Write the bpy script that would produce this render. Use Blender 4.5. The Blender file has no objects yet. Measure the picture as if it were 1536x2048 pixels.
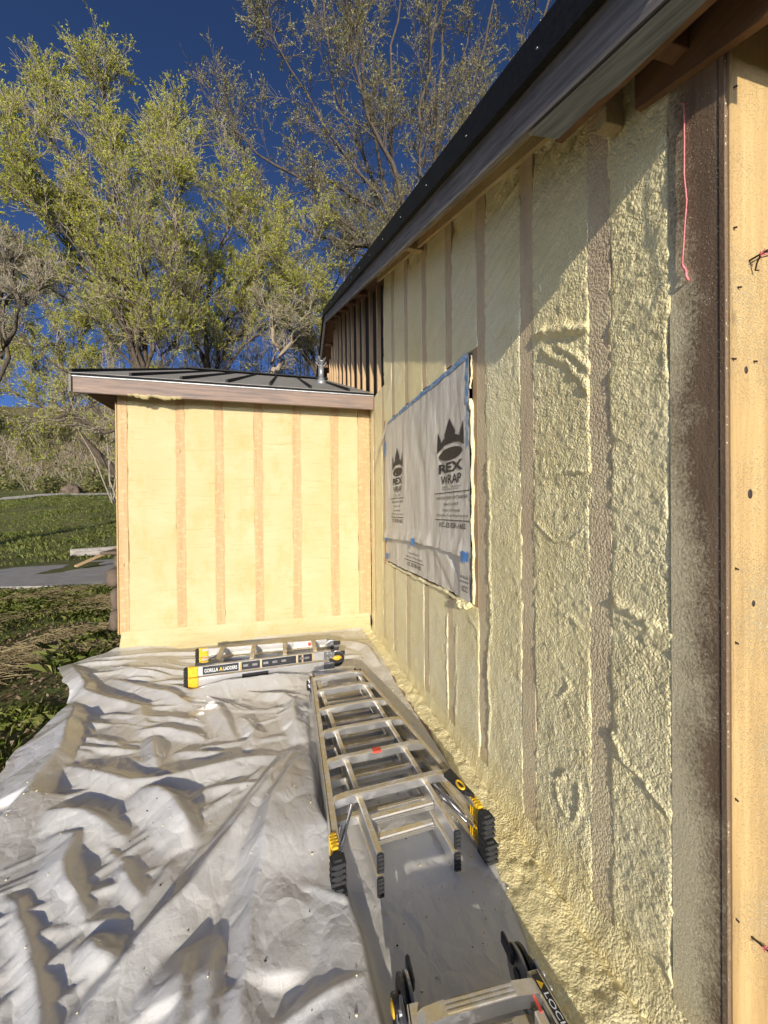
import bpy, bmesh, math, random, base64, zlib
import numpy as np
from math import sin, cos, radians, pi, atan2, sqrt
from mathutils import Vector, Matrix

# ------------------------------------------------------------------ camera, sky, sun, exposure
sc = bpy.context.scene
COL = sc.collection
YAW, PITCH, ROLL, CAMZ = radians(14.5), radians(0.3), radians(0.5), 1.37
fw = Vector((sin(YAW)*cos(PITCH), cos(YAW)*cos(PITCH), -sin(PITCH)))
rt = Vector((cos(YAW), -sin(YAW), 0)); up = rt.cross(fw)
rt2 = rt*cos(ROLL) - up*sin(ROLL); up2 = up*cos(ROLL) + rt*sin(ROLL)
cd = bpy.data.cameras.new('camera'); cam = bpy.data.objects.new('camera', cd); COL.objects.link(cam)
M = Matrix((rt2, up2, -fw)).transposed().to_4x4(); M.translation = (0, 0, CAMZ)
cam.matrix_world = M
cd.sensor_fit = 'VERTICAL'; cd.sensor_height = 24; cd.lens = 24*770/2048
cd.clip_start = 0.02; cd.clip_end = 2000
sc.camera = cam

LIGHT = Vector((0.165, 1.0, -0.250)).normalized()      # direction the sunlight travels
sun_d = -LIGHT
elev = math.asin(sun_d.z); azim = atan2(sun_d.x, sun_d.y)
w = bpy.data.worlds.new('World'); sc.world = w; w.use_nodes = True
nt = w.node_tree; nt.nodes.clear()
sky = nt.nodes.new('ShaderNodeTexSky'); sky.sky_type = 'NISHITA'; sky.sun_disc = False
sky.sun_elevation = elev; sky.sun_rotation = azim % (2*pi)
sky.altitude = 1600; sky.air_density = 0.25; sky.dust_density = 4.0; sky.ozone_density = 4.5
bg = nt.nodes.new('ShaderNodeBackground'); bg.inputs[1].default_value = 0.15
wo = nt.nodes.new('ShaderNodeOutputWorld')
nt.links.new(sky.outputs[0], bg.inputs[0]); nt.links.new(bg.outputs[0], wo.inputs[0])
sl = bpy.data.lights.new('sun', 'SUN'); sl.energy = 3.5; sl.angle = radians(0.5); sl.color = (1.0, 0.90, 0.74)
so = bpy.data.objects.new('sun', sl); COL.objects.link(so)
so.rotation_euler = LIGHT.to_track_quat('-Z', 'Y').to_euler(); so.location = (-5, -20, 12)
sc.view_settings.view_transform = 'Standard'; sc.view_settings.look = 'None'
sc.view_settings.exposure = 0.55; sc.view_settings.gamma = 1.0; sc.view_settings.use_curve_mapping = False
try:
    sc.cycles.max_bounces = 6; sc.cycles.diffuse_bounces = 3; sc.cycles.glossy_bounces = 3
    sc.cycles.transmission_bounces = 4; sc.cycles.transparent_max_bounces = 8
except Exception: pass

rng = np.random.default_rng(7); random.seed(7)

# ------------------------------------------------------------------ helpers: objects
def link(o, parent=None, label=None, cat=None, group=None, kind=None):
    COL.objects.link(o)
    if parent is not None: o.parent = parent
    if label: o['label'] = label
    if cat: o['category'] = cat
    if group: o['group'] = group
    if kind: o['kind'] = kind
    return o
def empty(name, loc=(0, 0, 0), label=None, cat=None, group=None, parent=None):
    o = bpy.data.objects.new(name, None); o.empty_display_size = 0.1; o.location = loc
    return link(o, parent, label, cat, group)
def mesh_obj(name, v, f, mat, parent=None, smooth=False, **kw):
    me = bpy.data.meshes.new(name)
    me.from_pydata([tuple(p) for p in v], [], [tuple(q) for q in f]); me.update()
    me.materials.append(mat)
    if smooth: me.shade_smooth()
    return link(bpy.data.objects.new(name, me), parent, **kw)
def np_mesh(name, V, F, mat, parent=None, smooth=False, **kw):
    """V (n,3) array, F (m,k) array of equal sized faces"""
    V = np.asarray(V, np.float32); F = np.asarray(F, np.int32); k = F.shape[1]
    me = bpy.data.meshes.new(name)
    me.vertices.add(len(V)); me.vertices.foreach_set('co', V.ravel())
    me.loops.add(F.size); me.loops.foreach_set('vertex_index', F.ravel())
    me.polygons.add(len(F)); me.polygons.foreach_set('loop_start', np.arange(0, F.size, k, dtype=np.int32))
    me.update(calc_edges=True); me.validate()
    me.materials.append(mat)
    if smooth: me.shade_smooth()
    return link(bpy.data.objects.new(name, me), parent, **kw)
class MB:
    """collects shapes, then becomes one mesh object"""
    def __init__(s): s.v = []; s.f = []
    def poly(s, v, f):
        n = len(s.v); s.v += [tuple(p) for p in v]; s.f += [tuple(i+n for i in q) for q in f]; return s
    def box(s, a, b, bev=0.0):
        (x0, y0, z0), (x1, y1, z1) = a, b
        if x0 > x1: x0, x1 = x1, x0
        if y0 > y1: y0, y1 = y1, y0
        if z0 > z1: z0, z1 = z1, z0
        if bev <= 0:
            v = [(x0,y0,z0),(x1,y0,z0),(x1,y1,z0),(x0,y1,z0),(x0,y0,z1),(x1,y0,z1),(x1,y1,z1),(x0,y1,z1)]
            return s.poly(v, [(0,3,2,1),(4,5,6,7),(0,1,5,4),(1,2,6,5),(2,3,7,6),(3,0,4,7)])
        bm = bmesh.new(); bmesh.ops.create_cube(bm, size=1)
        for q in bm.verts:
            q.co = Vector(((x0+x1)/2+q.co.x*(x1-x0), (y0+y1)/2+q.co.y*(y1-y0), (z0+z1)/2+q.co.z*(z1-z0)))
        bmesh.ops.bevel(bm, geom=bm.edges[:], offset=min(bev, .45*min(x1-x0, y1-y0, z1-z0)), segments=1, affect='EDGES')
        s.frombm(bm); return s
    def frombm(s, bm):
        bm.verts.index_update()
        s.poly([tuple(q.co) for q in bm.verts], [[q.index for q in f.verts] for f in bm.faces]); bm.free()
    def prism(s, pts, d):
        """polygon pts (3d) extruded by vector d"""
        n = len(pts); P = [Vector(p) for p in pts]; D = Vector(d)
        return s.poly(P + [p+D for p in P], [tuple(range(n))[::-1], tuple(range(n, 2*n))] +
                      [(i, (i+1) % n, n+(i+1) % n, n+i) for i in range(n)])
    def beam(s, p, q, wv, hv):
        """box from p to q with half vectors wv, hv"""
        p, q, wv, hv = Vector(p), Vector(q), Vector(wv), Vector(hv)
        return s.prism([p-wv-hv, p+wv-hv, p+wv+hv, p-wv+hv], q-p)
    def tube(s, pts, r, n=8, cap=True):
        P = [Vector(p) for p in pts]; R = r if isinstance(r, (list, tuple)) else [r]*len(P)
        rings = []; N = None
        for i, p in enumerate(P):
            t = (P[min(i+1, len(P)-1)] - P[max(i-1, 0)]).normalized()
            if N is None:
                N = t.orthogonal().normalized()
            N = (N - t*N.dot(t)).normalized(); B = t.cross(N)
            rings.append([p + (N*cos(2*pi*k/n) + B*sin(2*pi*k/n))*R[i] for k in range(n)])
        v = [q for rg in rings for q in rg]; f = []
        for i in range(len(P)-1):
            for k in range(n):
                f.append((i*n+k, i*n+(k+1) % n, (i+1)*n+(k+1) % n, (i+1)*n+k))
        if cap: f += [tuple(range(n))[::-1], tuple(range((len(P)-1)*n, len(P)*n))]
        return s.poly(v, f)
    def build(s, name, mat, parent=None, smooth=False, **kw):
        return mesh_obj(name, s.v, s.f, mat, parent, smooth, **kw)
def fix_normals(o):
    bm = bmesh.new(); bm.from_mesh(o.data); bmesh.ops.recalc_face_normals(bm, faces=bm.faces[:]); bm.to_mesh(o.data); bm.free(); return o

# ------------------------------------------------------------------ helpers: numpy noise
_perm = np.random.default_rng(3).permutation(4096); _gr = np.random.default_rng(4).uniform(-1, 1, 4096)
def vnoise(x, y, seed=0):
    x = np.asarray(x, float); y = np.asarray(y, float)
    xi = np.floor(x).astype(int); yi = np.floor(y).astype(int); xf = x-xi; yf = y-yi
    u = xf*xf*xf*(xf*(xf*6-15)+10); v = yf*yf*yf*(yf*(yf*6-15)+10)
    def h(a, b): return _gr[_perm[(_perm[(a+seed*131) & 4095] + b) & 4095]]
    return (h(xi, yi)*(1-u)+h(xi+1, yi)*u)*(1-v) + (h(xi, yi+1)*(1-u)+h(xi+1, yi+1)*u)*v
def fbm(x, y, oct=4, seed=0, gain=.5):
    s = 0; a = 1
    for i in range(oct):
        s = s + a*vnoise(x*2**i, y*2**i, seed+i*17); a *= gain
    return s
def ridged(x, y, seed=0): return 1-np.abs(vnoise(x, y, seed))*2
def sstep(a, b, x):
    t = np.clip((x-a)/(b-a), 0, 1); return t*t*(3-2*t)

# ------------------------------------------------------------------ helpers: materials
class NM:
    def __init__(s, name):
        s.m = bpy.data.materials.new(name); s.m.use_nodes = True; s.t = s.m.node_tree
        s.t.nodes.clear(); s.out = s.t.nodes.new('ShaderNodeOutputMaterial')
        s.b = s.t.nodes.new('ShaderNodeBsdfPrincipled'); s.L(s.b.outputs[0], s.out.inputs[0])
        s.geo = s.t.nodes.new('ShaderNodeNewGeometry'); s.tc = s.t.nodes.new('ShaderNodeTexCoord')
    def L(s, a, b): s.t.links.new(a, b)
    def set(s, sock, v):
        if hasattr(v, 'is_output') or isinstance(v, bpy.types.NodeSocket): s.L(v, sock)
        elif isinstance(v, (tuple, list)) and len(v) == 3 and sock.type == 'RGBA': sock.default_value = (*v, 1)
        else: sock.default_value = v
    def P(s, **k):
        for a, v in k.items(): s.set(s.b.inputs[a.replace('_', ' ')], v)
        return s
    def map(s, scale=(1, 1, 1), rot=(0, 0, 0), src=None):
        n = s.t.nodes.new('ShaderNodeMapping'); s.L(src or s.tc.outputs['Object'], n.inputs[0])
        n.inputs['Scale'].default_value = scale; n.inputs['Rotation'].default_value = rot; return n.outputs[0]
    def noise(s, scale, detail=4, rough=.5, vec=None, dist=0.0, out=0):
        n = s.t.nodes.new('ShaderNodeTexNoise'); s.L(vec or s.tc.outputs['Object'], n.inputs['Vector'])
        n.inputs['Scale'].default_value = scale; n.inputs['Detail'].default_value = detail
        n.inputs['Roughness'].default_value = rough; n.inputs['Distortion'].default_value = dist; return n.outputs[out]
    def voro(s, scale, vec=None, feat='F1', rand=1.0, out=0):
        n = s.t.nodes.new('ShaderNodeTexVoronoi'); s.L(vec or s.tc.outputs['Object'], n.inputs['Vector'])
        n.feature = feat; n.inputs['Scale'].default_value = scale; n.inputs['Randomness'].default_value = rand; return n.outputs[out]
    def ramp(s, f, *st):
        n = s.t.nodes.new('ShaderNodeValToRGB'); s.L(f, n.inputs[0]); e = n.color_ramp.elements
        while len(e) < len(st): e.new(.5)
        for i, (p, c) in enumerate(st):
            e[i].position = p; e[i].color = (c, c, c, 1) if isinstance(c, (int, float)) else (*c, 1)
        return n.outputs[0]
    def math(s, op, a, b=0.0):
        n = s.t.nodes.new('ShaderNodeMath'); n.operation = op; s.set(n.inputs[0], a); s.set(n.inputs[1], b); return n.outputs[0]
    def mix(s, f, a, b, mode='MIX'):
        n = s.t.nodes.new('ShaderNodeMix'); n.data_type = 'RGBA'; n.blend_type = mode
        s.set(n.inputs[0], f); s.set(n.inputs[6], a); s.set(n.inputs[7], b); return n.outputs[2]
    def bump(s, h, strength=1.0, dist=.01, prev=None):
        n = s.t.nodes.new('ShaderNodeBump'); s.L(h, n.inputs['Height']); n.inputs['Strength'].default_value = strength
        n.inputs['Distance'].default_value = dist
        if prev is not None: s.L(prev, n.inputs['Normal'])
        return n.outputs[0]
    def sep(s, src=None):
        n = s.t.nodes.new('ShaderNodeSeparateXYZ'); s.L(src or s.geo.outputs['Position'], n.inputs[0]); return n.outputs

def simple(name, col, rough=.6, metal=0, var=.15, vs=30, bump=0, bs=200, spec=.5):
    m = NM(name); n = m.noise(vs, 4)
    c = m.mix(m.ramp(n, (.3, 0), (.7, 1)), tuple(x*(1-var) for x in col), tuple(min(1, x*(1+var)) for x in col))
    m.P(Base_Color=c, Roughness=rough, Metallic=metal, Specular_IOR_Level=spec)
    if bump: m.P(Normal=m.bump(m.noise(bs, 3), .5, bump))
    return m.m

FOAM_A, FOAM_B, FOAM_C = (.86, .75, .40), (.88, .80, .50), (.78, .65, .33)
def foam_mat(name, rough_amt=1.0, fine=1.0, tint=None):
    m = NM(name); P = m.geo.outputs['Position']
    big = m.noise(1.3, 4, vec=P); med = m.noise(9, 5, .6, vec=P)
    c = m.mix(m.ramp(big, (.35, 0), (.65, 1)), FOAM_A, FOAM_B)
    c = m.mix(m.ramp(med, (.48, 0), (.72, .55)), c, FOAM_C)
    streak = m.noise(14, 4, .6, vec=m.map((1, .22, 1), (.35, 0, 0), P))
    c = m.mix(m.ramp(streak, (.55, 0), (.75, .35)), c, (.75, .68, .45))
    if tint: c = m.mix(.5, c, tint)
    m.P(Base_Color=c, Roughness=.62, Specular_IOR_Level=.35)
    wv = m.t.nodes.new('ShaderNodeVectorMath'); wv.operation = 'MULTIPLY_ADD'
    m.L(m.noise(45, 2, vec=P, out=1), wv.inputs[0]); wv.inputs[1].default_value = (.016, .016, .016); m.L(P, wv.inputs[2])
    v = m.voro(120, vec=wv.outputs[0]); v2 = m.noise(95, 4, .6, vec=P)
    peb = m.math('ADD', m.math('SUBTRACT', 1.0, v), m.math('MULTIPLY', v2, 1.1))
    mask = m.ramp(m.noise(3.2, 3, vec=P), (.36, .30), (.60, 1))
    b1 = m.bump(m.math('MULTIPLY', peb, mask), .62*rough_amt, .007)
    b2 = m.bump(m.noise(160, 5, .65, vec=P), .5*fine, .004, b1)
    b3 = m.bump(m.noise(26, 4, .55, vec=m.map((1, .22, 1), (.3, 0, 0), P)), .28, .006, b2)
    m.P(Normal=b3)
    return m.m
M_FOAM = foam_mat('spray_foam')
M_FOAMR = foam_mat('spray_foam_rough', 1.35, 1.3)
def shaved_mat():
    m = NM('spray_foam_shaved'); P = m.geo.outputs['Position']
    c = m.mix(m.ramp(m.noise(1.6, 4, vec=P), (.35, 0), (.7, 1)), (.50, .415, .205), (.54, .46, .26))
    c = m.mix(m.ramp(m.noise(5, 6, .7, vec=m.map((1, 1, .5), (0, 0, 0), P)), (.52, 0), (.75, .75)), c, (.49, .345, .12))
    sc_ = m.noise(9, 6, .75, vec=m.map((.35, 1, 6), (0, .2, 0), P))
    c = m.mix(m.ramp(sc_, (.57, 0), (.68, .75)), c, (.42, .29, .11))
    c = m.mix(m.ramp(m.noise(26, 5, .7, vec=m.map((.5, 1, 4), (0, -.15, 0), P)), (.62, 0), (.70, .6)), c, (.33, .22, .09))
    c = m.mix(m.ramp(m.noise(3, 4, .6, vec=m.map((1, 1, 2.5), (0, .3, 0), P)), (.52, 0), (.70, .25)), c, (.60, .52, .32))
    m.P(Base_Color=c, Roughness=.7, Specular_IOR_Level=.25)
    b = m.bump(m.noise(30, 6, .7, vec=m.map((.3, 1, 3), (0, .2, 0), P)), .8, .006)
    m.P(Normal=m.bump(m.noise(180, 4, .6, vec=P), .4, .003, b)); return m.m
M_SHAVED = shaved_mat()
def wood(name, col, dark, axis='z', dust=0.0, dustc=(.66, .55, .30), grain=40, knots=False, rough=.7, b=.5, slope=0.0):
    m = NM(name); P = m.geo.outputs['Position']
    if slope: P = m.map((1, 1, 1), (-slope, 0, 0), P)
    s = {'x': (.06, 1, 1), 'y': (1, .06, 1), 'z': (1, 1, .06)}[axis]
    n = m.noise(grain, 6, .65, vec=m.map(s, (0, 0, 0), P), dist=.4)
    c = m.mix(m.ramp(n, (.3, 0), (.72, 1)), dark, col)
    c = m.mix(m.ramp(m.noise(2.5, 3, vec=P), (.4, 0), (.7, .45)), c, tuple(x*.72 for x in col))
    if knots:
        k = m.voro(7, vec=m.map((1, 1, .45), (0, 0, 0), P))
        c = m.mix(m.ramp(k, (.03, .9), (.09, 0)), c, (.12, .06, .02))
    if dust > 0:
        d = m.noise(260, 4, .75, vec=P)
        d2 = m.math('ADD', d, m.math('MULTIPLY', m.math('SUBTRACT', m.noise(3, 4, vec=P), .5), .5))
        lo = .62-.3*dust
        c = m.mix(m.ramp(d2, (lo, 0), (lo+.10, .9)), c, dustc)
        bb = m.bump(m.ramp(d2, (lo, 0), (lo+.12, 1)), .7, .004)
        m.P(Normal=m.bump(n, b, .002, bb))
    else: m.P(Normal=m.bump(n, b, .003))
    m.P(Base_Color=c, Roughness=rough, Specular_IOR_Level=.3); return m.m
def dusted_stud(name, a, b, cover, cream=(.78, .67, .40), amp=.006):
    m = NM(name); P = m.geo.outputs['Position']
    n = m.noise(34, 6, .65, vec=m.map((1, 1, .07), (0, 0, 0), P))
    c = m.mix(m.ramp(n, (.3, 0), (.72, 1)), a, b)
    wv = m.t.nodes.new('ShaderNodeVectorMath'); wv.operation = 'MULTIPLY_ADD'
    m.L(m.noise(45, 2, vec=P, out=1), wv.inputs[0]); wv.inputs[1].default_value = (.016, .016, .016); m.L(P, wv.inputs[2])
    v = m.voro(120, vec=wv.outputs[0])
    low = m.math('MULTIPLY', m.math('SUBTRACT', 1.3, m.sep()[2]), .10)          # overspray is thicker low on the wall
    soft = m.math('ADD', m.noise(5, 6, .7, vec=P), m.math('MULTIPLY', m.math('SUBTRACT', m.noise(110, 4, .7, vec=P), .5), .9))
    f = m.ramp(m.math('ADD', soft, low), (.72-cover*.5, 0), (1.12-cover*.5, .92))
    m.P(Base_Color=m.mix(f, c, cream), Roughness=.65, Specular_IOR_Level=.3)
    hb = m.math('ADD', m.math('SUBTRACT', 1.0, v), m.math('MULTIPLY', m.noise(95, 4, .6, vec=P), 1.1))
    m.P(Normal=m.bump(hb, .6, amp)); return m.m
M_STUD = dusted_stud('stud_pine_dusted', (.57, .43, .26), (.69, .53, .33), .76, amp=.003)
M_STUDN = dusted_stud('stud_pine_heavily_dusted', (.54, .41, .26), (.66, .51, .33), .90, amp=.006)
def shed_stud():
    m = NM('stud_pine_shed'); P = m.geo.outputs['Position']
    n = m.noise(34, 6, .65, vec=m.map((1, 1, .06), (0, 0, 0), P), dist=.5)
    c = m.mix(m.ramp(n, (.3, 0), (.7, 1)), (.41, .265, .12), (.51, .36, .19))
    c = m.mix(m.ramp(m.voro(5, vec=m.map((2, 1, .55), (0, 0, 0), P)), (.03, .9), (.08, 0)), c, (.18, .09, .04))
    d = m.noise(16, 6, .75, vec=m.map((1, 1, 1.8), (0, .3, 0), P))
    m.P(Base_Color=m.mix(m.ramp(d, (.52, 0), (.62, .8)), c, (.52, .425, .22)), Roughness=.7, Specular_IOR_Level=.25)
    m.P(Normal=m.bump(d, .5, .003)); return m.m
M_STUDS = shed_stud()
M_BARE = wood('pine_bare', (.55, .39, .22), (.38, .24, .12), knots=True)
M_BOARD = wood('pine_board_yellow', (.60, .42, .18), (.36, .22, .085), dust=.22, dustc=(.72, .62, .38), knots=True, grain=26)
def post_mat():
    m = NM('corner_post_oversprayed'); P = m.geo.outputs['Position']; y = m.sep()[1]; z = m.sep()[2]
    n = m.noise(40, 6, .65, vec=m.map((1, 1, .06), (0, 0, 0), P))
    c = m.mix(m.ramp(n, (.3, 0), (.72, 1)), (.15, .10, .06), (.28, .19, .115))
    g = m.math('MULTIPLY', m.math('SUBTRACT', y, .715), 4.6)            # more overspray towards the foam
    g = m.math('ADD', g, m.math('MULTIPLY', m.math('SUBTRACT', 1.45, z), .22))
    wob = m.math('MULTIPLY', m.math('SUBTRACT', m.noise(4.5, 5, .6, vec=P), .5), .95)
    v = m.voro(130, vec=P)
    d = m.math('ADD', m.math('ADD', m.math('MULTIPLY', m.noise(130, 4, .75, vec=P), .8), g), wob)
    f = m.ramp(d, (.30, 0), (.66, .95))
    pk = m.voro(170, vec=P, out=1)          # single flecks of overspray on the dark wood
    fk = m.math('MULTIPLY', m.ramp(m.math('ADD', m.sep(pk)[0], m.math('MULTIPLY', wob, .8)), (.84, 0), (.90, .9)), m.ramp(m.voro(170, vec=P), (.25, 1), (.5, 0)))
    f = m.math('MAXIMUM', f, fk)
    m.P(Base_Color=m.mix(f, c, (.76, .67, .42)), Roughness=.6, Specular_IOR_Level=.35)
    m.P(Normal=m.bump(m.math('ADD', m.noise(150, 5, .7, vec=P), m.math('MULTIPLY', f, .5)), .8, .005)); return m.m
M_POST = post_mat()
M_FASC = wood('weathered_fascia', (.30, .265, .23), (.08, .072, .065), axis='y', grain=60, b=1.0, slope=math.atan(.373))
M_FASCX = wood('weathered_fascia_brown', (.36, .25, .18), (.11, .10, .10), axis='x', grain=38, b=1.0)
M_BLUE = wood('weathered_blue_paint', (.30, .34, .38), (.10, .11, .12), axis='y', grain=60, b=1.2, slope=math.atan(.373))
M_SOFF = wood('soffit_board', (.56, .42, .22), (.42, .28, .13), axis='y', dust=.5)
M_RAFT = wood('rafter_brown', (.22, .12, .055), (.12, .06, .03), axis='y')
M_DARKW = wood('old_sheathing', (.055, .042, .033), (.022, .018, .016), grain=20)
M_OSB = wood('plank_pale', (.62, .50, .34), (.48, .35, .20), dust=.4, grain=18)
M_BLACK = simple('black_metal_trim', (.012, .012, .012), .6, 0.0, .4, 60, .002, 120, spec=.2)
M_ROOF = simple('grey_metal_roof', (.24, .225, .20), .5, 0.0, .25, 12, .002, 60)
M_GALV = simple('galvanised_steel', (.33, .335, .34), .55, .6, .3, 40)
M_SCREW = simple('screw_head', (.5, .5, .5), .4, .6)
def alu_mat(name, dirt=.4, rough=.34):
    m = NM(name); P = m.tc.outputs['Object']
    br = m.noise(60, 4, .6, vec=m.map((1, 1, 14), (0, 0, 0), P))
    d = m.noise(13, 6, .7, vec=P)
    dm = m.ramp(d, (.62-.25*dirt, 0), (.74-.2*dirt, 1))
    nrm = m.sep(m.geo.outputs['Normal'])[2]
    topm = m.ramp(nrm, (.55, 0), (.9, 1))
    dm2 = m.math('MAXIMUM', m.math('MULTIPLY', dm, .14), m.math('MULTIPLY', topm, m.ramp(d, (.35, .35), (.55, 1))))
    c = m.mix(dm2, m.mix(br, (.72, .72, .72), (.92, .92, .91)), m.mix(m.noise(70, 3, vec=P), (.66, .53, .27), (.42, .33, .18)))
    m.P(Base_Color=c, Metallic=m.math('SUBTRACT', 1.0, dm2), Roughness=m.math('ADD', rough, m.math('MULTIPLY', dm2, .45)))
    m.P(Normal=m.bump(m.noise(220, 3, vec=P), .25, .001)); return m.m
M_ALU = alu_mat('aluminium_dusty', .45); M_ALUC = alu_mat('aluminium_clean', .12, .3)
M_RUB = simple('black_rubber', (.022, .022, .022), .75, 0, .4, 120, .002, 300)
M_YEL = simple('yellow_plastic', (.72, .44, .02), .42, 0, .15, 50)
M_BLKP = simple('black_plastic', (.02, .02, .022), .4, 0, .4, 80)
M_STEEL = simple('grey_steel', (.30, .30, .31), .36, .85, .3, 30)
M_RED = simple('red_label', (.62, .07, .04), .5)
M_WHITE = simple('white_ink', (.75, .74, .70), .6)
M_INK = simple('black_ink', (.022, .02, .025), .6, 0, .5, 300)
def wrap_mat():
    m = NM('house_wrap_fabric'); P = m.geo.outputs['Position']
    c = m.mix(m.ramp(m.noise(3, 5, .6, vec=P), (.35, 0), (.7, 1)), (.60, .56, .47), (.72, .67, .57))
    c = m.mix(m.ramp(m.noise(120, 4, .7, vec=P), (.66, 0), (.72, .8)), c, (.66, .60, .40))
    m.P(Base_Color=c, Roughness=.5, Specular_IOR_Level=.4)
    m.P(Normal=m.bump(m.noise(24, 5, .6, vec=m.map((1, 1.6, .5), (0, 0, 0), P)), .6, .008)); return m.m
M_WRAP = wrap_mat()
def tape_mat():
    m = NM('blue_tape'); P = m.geo.outputs['Position']
    c = m.mix(m.ramp(m.noise(45, 4, .7, vec=P), (.42, 0), (.62, .9)), (.05, .22, .52), (.45, .47, .42))
    m.P(Base_Color=c, Roughness=.6, Normal=m.bump(m.noise(60, 3, vec=P), .5, .003)); return m.m
M_TAPE = tape_mat()
M_TAPE2 = simple('blue_tape_fresh', (.05, .24, .60), .55, 0, .2, 60, .002, 90)
M_PINK = simple('pink_string', (.75, .22, .24), .8, 0, .3, 300)
M_NAIL = simple('rusty_nail', (.045, .03, .025), .6, .3)
def sheet_mat():
    m = NM('polyethylene_sheet'); P = m.geo.outputs['Position']; y = m.sep()[1]; x = m.sep()[0]
    dust = m.noise(2.3, 6, .65, vec=P)
    far = m.math('MULTIPLY', m.math('SUBTRACT', y, 3.1), .17)
    f = m.ramp(m.math('ADD', dust, far), (.56, 0), (.92, 1))
    c = m.mix(m.ramp(m.noise(.9, 3, vec=P), (.35, 0), (.7, 1)), (.82, .80, .74), (.88, .86, .80))
    c = m.mix(f, c, (.66, .57, .34))
    c = m.mix(m.ramp(m.noise(420, 2, .6, vec=P), (.74, 0), (.76, .9)), c, (.10, .07, .05))
    m.P(Base_Color=c, Roughness=.24, Specular_IOR_Level=.6, Coat_Weight=.5, Coat_Roughness=.12)
    wv = m.t.nodes.new('ShaderNodeVectorMath'); wv.operation = 'MULTIPLY_ADD'
    m.L(m.noise(5, 3, vec=P, out=1), wv.inputs[0]); wv.inputs[1].default_value = (.12, .12, .0); m.L(m.map((1, .6, 0), (0, 0, .6), P), wv.inputs[2])
    b0 = m.bump(m.voro(8, vec=wv.outputs[0], feat='DISTANCE_TO_EDGE'), .36, .045)
    b0 = m.bump(m.voro(21, vec=wv.outputs[0], feat='DISTANCE_TO_EDGE'), .20, .02, b0)
    b = m.bump(m.noise(16, 5, .55, vec=m.map((1, .55, 1), (0, 0, .5), P), dist=.8), .30, .010, b0)
    m.P(Normal=m.bump(m.noise(70, 4, .6, vec=P, dist=1.0), .25, .004, b))
    tr = m.t.nodes.new('ShaderNodeBsdfTranslucent'); m.set(tr.inputs[0], (.66, .62, .54))
    mx = m.t.nodes.new('ShaderNodeMixShader'); mx.inputs[0].default_value = .30
    m.L(m.b.outputs[0], mx.inputs[1]); m.L(tr.outputs[0], mx.inputs[2]); m.L(mx.outputs[0], m.out.inputs[0])
    return m.m
M_SHEET = sheet_mat()
def slab_mat(name, a, b):
    m = NM(name); P = m.geo.outputs['Position']
    m.P(Base_Color=m.mix(m.ramp(m.noise(2.5, 6, .65, vec=P), (.3, 0), (.7, 1)), a, b), Roughness=.85, Normal=m.bump(m.noise(60, 5, .6, vec=P), .5, .006)); return m.m
M_SLAB = slab_mat('patio_slab', (.26, .15, .11), (.34, .21, .16)); M_CONC = slab_mat('old_concrete', (.26, .245, .225), (.38, .36, .33))
M_GRAVEL = slab_mat('pale_gravel', (.36, .33, .28), (.48, .44, .38))
def ground_mat():
    m = NM('grassy_soil'); P = m.geo.outputs['Position']
    c = m.mix(m.ramp(m.noise(.35, 5, .6, vec=P), (.35, 0), (.65, 1)), (.09, .13, .03), (.17, .19, .06))
    c = m.mix(m.ramp(m.noise(4, 6, .7, vec=P), (.40, 0), (.62, .9)), c, (.13, .10, .055))
    z = m.sep()[2]
    c = m.mix(m.ramp(m.math('ADD', m.math('MULTIPLY', z, .05), m.math('MULTIPLY', m.noise(.12, 5, .7, vec=P), .5)), (.40, 0), (.62, 1)), c, (.17, .135, .07))
    m.P(Base_Color=c, Roughness=.95, Specular_IOR_Level=.1, Normal=m.bump(m.noise(9, 6, .7, vec=P), .8, .08)); return m.m
M_GROUND = ground_mat()
def leafy(name, a, b, trans=.35, rough=.55):
    m = NM(name); r = m.geo.outputs['Random Per Island']
    c = m.mix(r, a, b)
    m.P(Base_Color=c, Roughness=rough, Specular_IOR_Level=.3)
    tr = m.t.nodes.new('ShaderNodeBsdfTranslucent'); m.L(c, tr.inputs[0])
    mx = m.t.nodes.new('ShaderNodeMixShader'); mx.inputs[0].default_value = trans
    m.L(m.b.outputs[0], mx.inputs[1]); m.L(tr.outputs[0], mx.inputs[2]); m.L(mx.outputs[0], m.out.inputs[0]); return m.m
M_LEAF = leafy('spring_leaves', (.27, .31, .02), (.55, .53, .08))
M_LEAF2 = leafy('sparse_leaves', (.24, .24, .07), (.42, .39, .16))
M_BRUSH = leafy('brush_leaves', (.09, .125, .028), (.27, .24, .09), .2)
M_GRASS = leafy('grass_blades', (.17, .25, .035), (.46, .47, .16), .38)
M_STRAW = leafy('dry_straw', (.30, .23, .11), (.48, .39, .21), .15)
def bark(name, a, b):
    m = NM(name); P = m.geo.outputs['Position']
    n = m.noise(9, 6, .7, vec=m.map((1, 1, .25), (0, 0, 0), P))
    m.P(Base_Color=m.mix(m.ramp(n, (.3, 0), (.7, 1)), a, b), Roughness=.9, Specular_IOR_Level=.15, Normal=m.bump(n, .8, .03)); return m.m
M_BARK = bark('dark_bark', (.045, .036, .027), (.14, .11, .08)); M_BARKP = bark('pale_bark', (.22, .17, .11), (.38, .31, .22))
M_TWIGD = bark('dark_twig_bark', (.10, .082, .062), (.26, .21, .155)); M_TWIG = bark('twig_bark', (.22, .18, .135), (.46, .39, .30))
M_STONE = slab_mat('brown_stone', (.07, .05, .035), (.20, .145, .10))
M_LOG = bark('weathered_log', (.20, .18, .15), (.42, .38, .33))

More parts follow.
